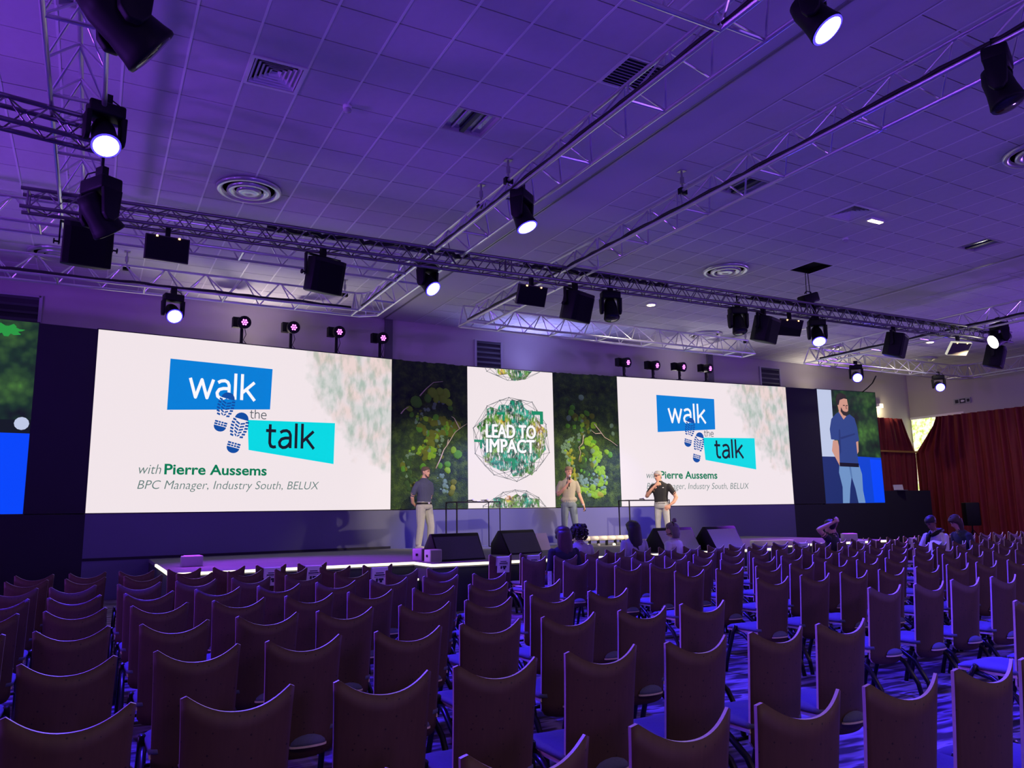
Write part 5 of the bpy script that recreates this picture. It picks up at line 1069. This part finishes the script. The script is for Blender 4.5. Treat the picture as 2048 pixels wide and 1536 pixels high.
def head(fig, hc, hm, k=1.0):
    X, Y = hm @ Vector((1, 0, 0)), hm @ Vector((0, 1, 0)); hc = Vector(hc)
    fig.loft([ell(hc+hm @ Vector((0, yo*k, z*k)), X*rx*k, Y*ry*k, 16) for z, rx, ry, yo in HEADP], 'skin')
    L = lambda *p: hc+hm @ (Vector(p)*k)
    fig.limb([L(0, -.088, .018), L(0, -.104, -.012), L(0, -.112, -.030)], [.008*k, .011*k, .015*k], 'skin', 8, .012)      # nose
    fig.limb([L(0, -.082, -.058), L(0, -.086, -.062)], [.018*k, .018*k], 'skin', 8, .01); fig.limb([L(-.03, -.084, .03), L(.03, -.084, .03)], [.013*k, .013*k], 'skin', 8, .015)
    for sx in (-1, 1): fig.limb([L(sx*.074, .004, .018), L(sx*.080, .010, -.002), L(sx*.074, .004, -.026)], [.010*k, .013*k, .009*k], 'skin', 8, .012)
M_eye = mat('eye_dark', (.03, .02, .02), .3); M_lipm = mat('lip', (.35, .13, .11), .6)
def face(parent, hc, hm, k, hairm, beard=None):
    hc = Vector(hc); L = lambda *p: hc+hm @ (Vector(p)*k)
    for sx in (-1, 1):
        MB().lathe([(.002, -.008), (.011, -.004), (.012, 0), (.002, .008)], 8).build('eye', M_eye, parent, L(sx*.030, -.088, .012)); MB().tube([L(sx*.014, -.099, .032), L(sx*.030, -.098, .037), L(sx*.046, -.086, .031)], .0055*k, 6).build('eyebrow', hairm, parent)
    MB().tube([L(-.024, -.092, -.062), L(0, -.104, -.060), L(.024, -.092, -.062)], .005*k, 6).build('mouth', M_lipm, parent)
def hair_cap(parent, hc, hm, k, m, front=.045, back=-.09, thick=.014, side=-.02, seed=1):
    """hair shell over the skull: hairline height at front, sides and back (relative to the head centre)"""
    rn = random.Random(seed); hc = Vector(hc); V = []; Fc = []; nA, nZ = 28, 12
    for j in range(nZ+1):
        for i in range(nA):
            a = 2*math.pi*i/nA; cs = -math.sin(a)            # 1 = front (-y)
            low = front*max(0, cs)**.8+(side if cs > 0 else side*(1+cs)+back*(-cs))*(1-max(0, cs)**.8) if cs > 0 else side*(1+cs)+back*(-cs)
            z = low+(.118+thick*.6-low)*(j/nZ)**.85
            for q in range(len(HEADP)-1):
                if HEADP[q][0] <= z <= HEADP[q+1][0] or q == len(HEADP)-2: f = min(1, max(0, (z-HEADP[q][0])/(HEADP[q+1][0]-HEADP[q][0]))); rx = HEADP[q][1]*(1-f)+HEADP[q+1][1]*f; ry = HEADP[q][2]*(1-f)+HEADP[q+1][2]*f; yo = HEADP[q][3]*(1-f)+HEADP[q+1][3]*f; break
            th = thick*(1+.25*rn.uniform(-1, 1))*(.6+.4*min(1, j/3)); rx, ry = max(rx+th, .01), max(ry+th, .01)
            if j == nZ: rx = ry = .006
            V.append(hc+hm @ (Vector((rx*math.cos(a), yo+ry*math.sin(a), z))*k))
    for j in range(nZ):
        for i in range(nA): i2 = (i+1) % nA; Fc.append((j*nA+i, j*nA+i2, (j+1)*nA+i2, (j+1)*nA+i))
    b = MB().add(V, Fc); return b.build('hair', m, parent, smooth=True)
def torso(fig, base, top, tg, wd=1.0, dp=1.0, lo='pants', rows=None, face_=Vector((1, 0, 0)), twist=0):
    """torso loft along a slightly bent spine from pelvis to neck base"""
    base, top = Vector(base), Vector(top); ax = (top-base); prof = rows or [(-.10, .135, .100, 1), (-.03, .165, .115, 1), (.04, .168, .118, 1), (.10, .162, .114, 1), (.22, .150, .106, 0), (.38, .152, .108, 0), (.56, .170, .116, 0), (.72, .184, .118, 0), (.84, .186, .108, 0), (.92, .150, .090, 0), (1.0, .080, .066, 0), (1.04, .058, .056, 0)]
    for grp in (1, 0):
        rr = [p for p in prof if p[3] == grp]
        if grp == 1: rr = rr+[(.13, .150, .105, 1)]
        else: rr = [(.11, .160, .112, 0)]+rr
        rings = []
        for t, rx, ry, _ in rr:
            c = base+ax*t; tw = Matrix.Rotation(twist*t, 3, 'Z'); zx = ax.normalized(); x = (tw @ face_); x = (x-zx*x.dot(zx)).normalized(); y = zx.cross(x); rings.append(ell(c, x*rx*wd, y*ry*dp, 18))
        fig.loft(rings, lo if grp == 1 else tg)
SKIN = mat('skin_light', (.58, .33, .23), .55, noise=(12, .08)); SKIN2 = mat('skin_warm', (.56, .30, .19), .55, noise=(12, .08))
def root_person(lab, loc, phi):
    """phi: degrees the figure is turned away from facing the viewer, towards the viewer's right"""
    loc = Vector(loc); t = Vector((-loc.x, -loc.y, 0)).normalized(); a = math.atan2(t.x, -t.y)+R(phi); return thing('person', lab, 'person', loc, a)
def stand_loc(px, py): return atz(px, py, ZS)
def leg(fig, hip, knee, ank, toe, tg, w_=1.0, shoe='shoe'):
    hip, knee, ank, toe = map(Vector, (hip, knee, ank, toe)); fig.limb([hip, hip.lerp(knee, .5), knee, knee.lerp(ank, .45), ank+Vector((0, 0, .03))], [.092*w_, .082*w_, .066*w_, .062*w_, .056*w_], tg)
    fig.limb([ank+Vector((0, .05, -.035)), ank+Vector((0, -.04, -.03)), toe], [.042, .046, .036], shoe)
# ---- man 1, navy polo, hands behind the back
pol = mat('polo_navy', (.050, .055, .115), .85, noise=(30, .12)); trs = mat('trousers_light_grey', (.34, .34, .31), .85, noise=(25, .08)); shw = mat('shoe_light', (.5, .48, .46), .6); hbr = mat('hair_brown', (.09, .06, .045), .8, noise=(80, .3))
loc = stand_loc(848, 1099); pr_ = root_person('man in navy polo and light grey trousers, hands behind back', loc, 42); g = Fig()
leg(g, (-.095, 0, .93), (-.11, -.01, .50), (-.14, .03, .08), (-.16, -.16, .04), 'pants', 1.26); leg(g, (.10, 0, .93), (.15, -.06, .50), (.16, -.02, .08), (.19, -.21, .04), 'pants', 1.26)
torso(g, (0, 0, .93), (0, -.005, 1.53), 'shirt', 1.14, 1.28)
for sx in (-1, 1):
    g.limb([(sx*.175, .0, 1.435), (sx*.235, .035, 1.32), (sx*.262, .07, 1.20)], [.072, .066, .060], 'shirt'); g.limb([(sx*.262, .07, 1.21), (sx*.268, .09, 1.14), (sx*.20, .15, 1.02), (sx*.10, .17, .95)], [.044, .043, .037, .028], 'skin')
    g.hand((sx*.10, .17, .95), (-sx*.85, .05, -.35), (0, 1, .2), .5, 'skin', sx)
g.limb([(0, .005, 1.49), (0, -.01, 1.60)], [.060, .056], 'skin'); g.limb([(-.055, -.03, 1.525), (-.02, -.068, 1.49)], [.016, .014], 'shirt'); g.limb([(.055, -.03, 1.525), (.02, -.068, 1.49)], [.016, .014], 'shirt')
hc, hm = (.01, -.035, 1.695), headm(14, 8); head(g, hc, hm)
g.build(pr_, {'shirt': pol, 'pants': trs, 'skin': SKIN, 'shoe': shw}, .011); face(pr_, hc, hm, 1, hbr); hair_cap(pr_, hc, hm, 1, hbr, .062, -.07, .009, .0, 3)
MB().lathe([(1, -.02), (1, .02)], 24, cap=False).build('belt', M_blk, pr_, (0, 0, 1.0)).scale = (.194, .156, 1)
MB().box(-.025, .025, -.004, .004, -.02, .02).build('belt_buckle', M_chrome, pr_, (0, -.160, 1.0))
hb = [(-.062, -.045, -.055), (-.055, -.075, -.09), (-.03, -.09, -.105), (0, -.098, -.112), (.03, -.09, -.105), (.055, -.075, -.09), (.062, -.045, -.055)]
MB().tube([Vector(hc)+hm @ Vector(p) for p in hb], [.010, .013, .014, .016, .014, .013, .010], 7).build('beard', hbr, pr_, smooth=True)
# ---- man 2, beige polo, microphone
bei = mat('polo_beige', (.34, .31, .23), .9, noise=(40, .1)); jean = mat('jeans_blue', (.15, .19, .22), .85, noise=(14, .25)); hsb = mat('hair_sandy', (.20, .13, .075), .8, noise=(80, .3))
loc = stand_loc(1140, 1091); pr_ = root_person('man in beige polo and jeans speaking into a microphone', loc, 14); g = Fig()
leg(g, (-.09, 0, .93), (-.12, -.02, .50), (-.12, .03, .08), (-.15, -.16, .04), 'pants', 1.1); leg(g, (.09, 0, .93), (.14, .0, .50), (.19, .03, .08), (.24, -.15, .04), 'pants', 1.1)
torso(g, (0, 0, .93), (0, -.005, 1.53), 'shirt', 1.0, 1.0)
g.limb([(-.175, 0, 1.435), (-.235, .0, 1.32), (-.262, -.03, 1.215)], [.068, .062, .056], 'shirt'); g.limb([(-.262, -.03, 1.22), (-.262, -.06, 1.155), (-.15, -.17, 1.29), (-.055, -.215, 1.40)], [.042, .043, .037, .027], 'skin')
g.hand((-.055, -.215, 1.40), (.25, -.12, .9), (-.6, -.6, 0), 1.15, 'skin', -1)
g.limb([(.175, 0, 1.435), (.225, .01, 1.32), (.245, .015, 1.215)], [.068, .062, .056], 'shirt'); g.limb([(.245, .015, 1.22), (.27, .01, 1.13), (.31, -.06, .98), (.335, -.09, .90)], [.042, .042, .035, .027], 'skin')
g.hand((.335, -.09, .90), (.15, -.25, -1), (1, 0, .2), .8, 'skin', 1)
g.limb([(0, .005, 1.49), (0, -.01, 1.60)], [.058, .054], 'skin')
for sx in (-1, 1): g.limb([(sx*.065, -.01, 1.53), (sx*.035, -.072, 1.49)], [.018, .016], 'shirt')
g.limb([(-.155, -.02, 1.045), (0, -.06, 1.045), (.155, -.02, 1.045)], [.06, .065, .06], 'shirt')
hc, hm = (.005, -.04, 1.69), headm(8, 12, 4); head(g, hc, hm)
g.build(pr_, {'shirt': bei, 'pants': jean, 'skin': SKIN2, 'shoe': shw}, .011); face(pr_, hc, hm, 1, hsb); hair_cap(pr_, hc, hm, 1, hsb, .058, -.06, .016, .005, 5)
MB().lathe([(.032, -.012), (.034, 0), (.032, .012)], 14, cap=False).build('watch', M_lgrey, pr_, (.325, -.08, .925), (R(15), R(12), 0))
MB().box(-.012, .012, -.05, .05, -.012, .012).build('clicker', M_blk, pr_, (.345, -.125, .825), (R(60), 0, 0))
m_ = thing('microphone', 'microphone held to the mouth of the man in beige', 'microphone', pr_.matrix_basis @ Vector((-.02, -.235, 1.44)) if False else loc+Matrix.Rotation(pr_.rotation_euler.z, 3, 'Z') @ Vector((-.015, -.225, 1.50)), pr_.rotation_euler.z)
MB().tube([(-.03, -.012, -.17), (0, 0, .05)], [.011, .016], 10).build('handle', M_blk, m_, smooth=True); MB().lathe([(.012, .05), (.026, .065), (.028, .085), (.014, .105)], 12, (.003, .004, 0)).build('grille_head', M_lgrey, m_, smooth=True)
# ---- man 3, black T-shirt, leaning on the high table
blk = mat('tshirt_black', (.016, .016, .017), .9, noise=(30, .2)); jng = mat('jeans_grey', (.34, .35, .33), .85, noise=(14, .22)); hgr = mat('hair_grey', (.36, .35, .33), .8, noise=(80, .2))
loc = atz(1327, 1087, ZS); pr_ = root_person('grey haired man in black T-shirt leaning on table, hand on chin', loc, -16); g = Fig(); K3 = .93
def s3(p): return Vector(p)*K3
leg(g, s3((-.09, 0, .93)), s3((-.11, -.02, .50)), s3((-.11, .03, .08)), s3((-.14, -.16, .04)), 'pants'); leg(g, s3((.09, 0, .93)), s3((.12, .0, .50)), s3((.15, .04, .08)), s3((.20, -.13, .04)), 'pants')
torso(g, s3((0, 0, .93)), s3((-.02, -.02, 1.53)), 'shirt', 1.08, 1.25)
g.limb([s3((-.19, 0, 1.43)), s3((-.265, -.03, 1.33)), s3((-.32, -.06, 1.25))], [.075, .068, .062], 'shirt'); g.limb([s3((-.32, -.06, 1.255)), s3((-.345, -.09, 1.18)), s3((-.22, -.19, 1.31)), s3((-.10, -.195, 1.43))], [.048, .048, .040, .030], 'skin')
g.hand(s3((-.10, -.195, 1.43)), (.55, .25, .65), (-.4, -.8, .2), .8, 'skin', -1)
g.limb([s3((.19, 0, 1.43)), s3((.26, .03, 1.33)), s3((.315, .06, 1.24))], [.075, .068, .062], 'shirt'); g.limb([s3((.315, .06, 1.245)), s3((.365, .07, 1.14)), s3((.31, .0, 1.02)), s3((.235, -.06, .96))], [.048, .047, .040, .030], 'skin')
g.hand(s3((.235, -.06, .96)), (-.5, -.35, -.6), (.6, -.6, .2), .6, 'skin', 1)
g.limb([s3((-.02, .0, 1.49)), s3((-.035, -.03, 1.60))], [.060, .056], 'skin'); hc, hm = s3((-.045, -.055, 1.685)), headm(-24, 6, -5); head(g, hc, hm)
g.build(pr_, {'shirt': blk, 'pants': jng, 'skin': SKIN2, 'shoe': shw}, .011); face(pr_, hc, hm, 1, hgr); hair_cap(pr_, hc, hm, 1, hgr, .060, -.07, .011, .0, 7)
L3 = lambda *p: Vector(hc)+hm @ Vector(p)
MB().tube([L3(-.078, -.02, .014), L3(-.058, -.094, .014), L3(-.012, -.108, .012), L3(.012, -.108, .012), L3(.058, -.094, .014), L3(.078, -.02, .014)], .0045, 6).build('glasses', M_blk, pr_)
for sx in (-1, 1): MB().tube([L3(sx*.056, -.094, .014), L3(sx*.05, -.098, -.006), L3(sx*.02, -.104, -.008), L3(sx*.012, -.108, .012)], .0035, 5).build('glasses_rim', M_blk, pr_)
MB().box(-.018, .018, -.003, .003, -.006, .006).build('shirt_logo', M_bar, pr_, s3((.10, -.152, 1.385)))

# ---- seated people. local front = -Y ; they sit on chairs that face the stage
def seated(lab, px, pyt, y, shirt, skin, turn=0, lean=(0, 0), arms='lap', headang=(0, 0, 0), hd=(0, 0), pants=None, sleeve=1, k=.96, voxel=.012, slim=1.0):
    x = aty(px, pyt, y).x; r = thing('person', lab, 'person', (x, y, 0), R(180+turn)); g = Fig(); pants = pants or mat('trousers_dark', (.03, .03, .04), .85)
    lx, ly = lean; top = Vector((lx, -ly, 1.04*k)); 
    torso(g, (0, .02, .50), top, 'shirt', .98*slim, 1.02)
    for sx in (-1, 1):
        g.limb([(sx*.085, .0, .52), (sx*.10, -.22, .52), (sx*.11, -.36, .50)], [.088, .080, .066], 'pants'); g.limb([(sx*.11, -.36, .50), (sx*.11, -.31, .28), (sx*.12, -.25, .09)], [.064, .056, .044], 'pants'); g.limb([(sx*.12, -.22, .045), (sx*.13, -.38, .035)], [.042, .034], 'shoe')
    sh = [Vector((lx*.9+sx*.165*slim, -ly*.9, .965*k)) for sx in (-1, 1)]
    for i, sx in enumerate((-1, 1)):
        s0 = sh[i]
        if arms == 'head':
            el = s0+Vector((sx*.19, -.10, .18)); wr = Vector((lx+sx*.05, -ly+.10, 1.30*k))
            g.limb([s0, s0.lerp(el, .45)], [.066, .060], 'shirt'); g.limb([s0.lerp(el, .4), el, el.lerp(wr, .5), wr], [.044, .042, .038, .028], 'skin'); g.hand(wr, (-sx*.9, .25, .25), (0, 1, .2), .7, 'skin', sx)
        elif arms == 'read' or (arms == 'read1' and sx < 0):
            el = s0+Vector((sx*.09, -.10, -.25)); wr = Vector((lx+sx*.16, -ly-.36, .74))
            g.limb([s0, s0.lerp(el, .6), el, el.lerp(wr, .85)], [.068, .060, .052, .042], 'shirt'); g.limb([el.lerp(wr, .8), wr], [.034, .028], 'skin'); g.hand(wr, (-sx*.1, -.9, .15), (sx*.4, 0, .9), .6, 'skin', sx)
        else:
            el = s0+Vector((sx*.075, .03, -.27)); wr = Vector((sx*.13, -.24, .63))
            f = .55 if sleeve < 1 else .95
            g.limb([s0, s0.lerp(el, .55)], [.066, .058], 'shirt'); g.limb([s0.lerp(el, .5), el, el.lerp(wr, .9)], [.054 if sleeve >= 1 else .042, .05 if sleeve >= 1 else .041, .038 if sleeve >= 1 else .032], 'shirt' if sleeve >= 1 else 'skin'); g.limb([el.lerp(wr, .85), wr], [.030, .026], 'skin'); g.hand(wr, (-sx*.4, -.9, -.15), (0, 0, 1), .5, 'skin', sx)
    hc = Vector((lx+hd[0], -ly-.02-hd[1], 1.04*k+.165)); hm = headm(*headang)
    g.limb([top+Vector((0, .01, -.03)), hc+Vector((0, .02, -.08))], [.054, .050], 'skin'); head(g, hc, hm, .97)
    g.build(r, {'shirt': shirt, 'pants': pants, 'skin': skin, 'shoe': M_blk}, voxel); face(r, hc, hm, .97, M_eye); return r, hc, hm
def long_hair(r, hc, hm, m, length, wd=.10, seed=1, volume=.02, dp=.085):
    hair_cap(r, hc, hm, .97, m, .055, -.12, volume, -.10, seed); rn = random.Random(seed); hc = Vector(hc); rings = []
    for i in range(9):
        f = i/8; z = .06-f*(length+.06); w_ = wd*(.85+.25*math.sin(min(1, f*1.6)*1.57)-.25*f*f); rings.append([p+Vector((rn.uniform(-.006, .006), rn.uniform(-.006, .006), 0)) for p in ell(hc+Vector((0, .045+.035*min(1, f*1.5), z)), Vector((w_, 0, 0)), Vector((0, dp*(.95-.45*f), 0)), 16)])
    n = 16; V = [p for q in rings for p in q]; Fc = [(j*n+i, j*n+(i+1) % n, (j+1)*n+(i+1) % n, (j+1)*n+i) for j in range(8) for i in range(n)]+[tuple(reversed(range(n))), tuple(range(8*n, 9*n))]
    MB().add(V, Fc).build('hair_length', m, r, smooth=True)
Y7, Y8 = ROWY(7)+.18, ROWY(8)+.16
hdk = mat('hair_dark', (.014, .010, .010), .55, noise=(90, .5)); hrd = mat('hair_auburn', (.055, .022, .020), .5, noise=(90, .5)); skd = mat('skin_brown', (.22, .11, .07), .55)
jkt = mat('jacket_black', (.012, .012, .016), .85); blu = mat('blouse_pale', (.40, .38, .50), .85, noise=(20, .15)); tee = mat('tshirt_white', (.62, .60, .62), .9); whj = mat('jacket_white', (.66, .63, .68), .85); drk = mat('shirt_patterned_dark', (.03, .035, .07), .85, noise=(30, .6)); dkt = mat('tshirt_dark', (.02, .022, .03), .9)
r, hc, hm = seated('woman with long auburn hair in black jacket, seen from behind', 1126, 1052, Y7, jkt, SKIN, 0, headang=(8, 4), slim=1.18); long_hair(r, hc, hm, hrd, .32, .122, 2, .035, .10)
MB().lathe([(.03, -.015), (.04, -.01), (.04, .015)], 14, (0, 0, 0), 'x').build('headphone', M_blk, r, Vector(hc)+Vector((.09, 0, -.02)), smooth=True)
r, hc, hm = seated('person with short curly black hair in pale top', 1158, 1050, Y8, blu, skd, 0, sleeve=0, slim=1.12)
hair_cap(r, hc, hm, .97, hdk, .05, -.12, .055, -.09, 4); rn = random.Random(8); cb = MB()
for i in range(150):
    a = rn.uniform(0, 6.28); z = rn.uniform(-.115, .13); rr = .135*math.sqrt(max(.05, 1-(z/.165)**2)); c = Vector(hc)+Vector((rr*math.cos(a), .02+rr*1.08*math.sin(a), z))
    if math.sin(a) < -.5 and z < .05: continue
    q = rn.uniform(.012, .022); cb.lathe([(q*.3, -q), (q, -q*.4), (q, q*.4), (q*.3, q)], 6, c)
tag(cb.build('curls', hdk, r, smooth=True), kind='stuff')
r, hc, hm = seated('woman with long dark hair in pale blouse, seen from behind', 1266, 1045, Y8, blu, SKIN, 0, k=1.0, slim=1.2); long_hair(r, hc, hm, hdk, .42, .128, 6, .035, .11)
r, hc, hm = seated('woman with headset and hair bun turned to her left', 1345, 1050, Y8, tee, SKIN, 22, sleeve=0, headang=(48, 0), slim=1.2); hgb = mat('hair_ash', (.16, .14, .12), .7, noise=(90, .4)); long_hair(r, hc, hm, hgb, .15, .112, 7, .02)
MB().lathe([(.01, -.035), (.035, -.025), (.04, .005), (.028, .035), (.005, .042)], 12).build('hair_bun', hgb, r, Vector(hc)+Vector((-.0, .06, .155)), smooth=True)
for sx in (-1, 1): MB().lathe([(.032, -.02), (.044, -.012), (.044, .014), (.030, .022)], 14, (0, 0, 0), 'x').build('ear_cup', M_blk, r, Vector(hc)+hm @ Vector((sx*.088, .005, -.005)), (0, 0, R(48)), smooth=True)
MB().tube([Vector(hc)+hm @ Vector((.095*math.cos(a), .01, .128*math.sin(a))) for a in [R(10+16*i) for i in range(11)]], .010, 6).build('headband', M_blk, r, smooth=True)
MB().tube([Vector(hc)+hm @ Vector(p) for p in ((.09, 0, -.03), (.085, -.06, -.07), (.05, -.12, -.085))], .006, 6).build('headset_microphone', M_blk, r, smooth=True)
r, hc, hm = seated('man with both hands clasped behind his head', 1662, 1050, ROWY(7)+.22, dkt, SKIN, 20, arms='head', slim=1.1, headang=(0, -4)); hair_cap(r, hc, hm, .97, hdk, .05, -.09, .014, -.02, 9); MB().lathe([(.033, -.014), (.035, 0), (.033, .014)], 12, cap=False).build('watch', M_blk, r, Vector((.10, .06, 1.285)), (0, R(70), 0))
r, hc, hm = seated('man in white jacket and dark scarf reading papers', 1878, 1045, ROWY(6)+.24, whj, skd, 82, lean=(.0, .12), arms='read', headang=(0, 34), hd=(0, .05), k=1.0, slim=1.12); hair_cap(r, hc, hm, .97, hdk, .05, -.08, .012, -.01, 11)
MB().tube([(.03, -.25, .97), (.08, -.16, 1.02), (.07, -.03, 1.06), (-.02, -.01, 1.06), (-.08, -.10, 1.04), (-.02, -.26, .97), (-.03, -.30, .82)], [.03, .04, .042, .042, .042, .04, .03], 8).build('scarf', M_blk, r, smooth=True)
rd = r; c0 = rd.location; rm = Matrix.Rotation(rd.rotation_euler.z, 3, 'Z')
for lab, p, rx in (('white sheets in the hand of man in white jacket', (.20, -.46, .80), 35), ('folded programme on the lap of man in white jacket', (.05, -.40, .66), 12)):
    me = MB(); n = 6; V = [(-.11+.22*i/n, -.0, .0+.012*math.sin(i*.9)) for i in range(n+1)]; V = [(x, y_+s, z) for s in (-.15, .15) for x, y_, z in V]+[(x, y_+s, z-.004) for s in (-.15, .15) for x, y_, z in V]; N = n+1
    me.add(V, [(i, i+1, N+i+1, N+i) for i in range(n)]+[(3*N+i, 3*N+i+1, 2*N+i+1, 2*N+i) for i in range(n)]); tag(me.build('paper_sheets', M_paper, None, c0+rm @ Vector(p), (R(rx), 0, rd.rotation_euler.z)), lab, 'paper')
r, hc, hm = seated('woman in dark patterned shirt leaning to the reading man', 1934, 1045, ROWY(6)+.26, drk, SKIN, 70, lean=(.0, .16), arms='lap', headang=(0, 34, 0), hd=(0, .06), k=1.0, slim=1.1); long_hair(r, hc, hm, mat('hair_brown_dark', (.05, .030, .024), .6, noise=(90, .4)), .20, .09, 12)
MB().tube([(.05, -.12, 1.0), (.10, -.20, .85), (.09, -.22, .72)], .012, 6).build('lanyard', M_bar, r, smooth=True)

# ---- bodies of the added colour-wash lamps (unseen, along the walls)
for (n_, lo_, ta_, e_, c_, an_) in ADDED_WASH:
    lo_ = Vector(lo_); out = Vector((1, 0, 0)) if lo_.x < -7 else Vector((-1, 0, 0)) if lo_.x > 26 else Vector((0, 1, 0)) if lo_.y < 0 else Vector((0, -1, 0)); kk = 1.0 if lo_.y < 17 else .6
    r = thing('added_wash_light', 'added unseen black wash lamp on the '+n_, 'stage light', lo_-Vector((0, 0, .45*kk)), 0, 'added wash lamps round the hall')
    hb_ = MB().lathe([(.05*kk, .10*kk), (.11*kk, .12*kk), (.13*kk, .34*kk), (.12*kk, .36*kk)], 18).build('housing', M_blk, r, smooth=True); MB().lathe([(.11*kk, .362*kk), (.001, .364*kk)], 18).build('lens', M_par_b, hb_)
    MB().tube([(0, 0, .14*kk), -out*(.30 if kk == 1 else .24)+Vector((0, 0, .05))], .02, 8).build('wall_bracket', M_blkm, r)
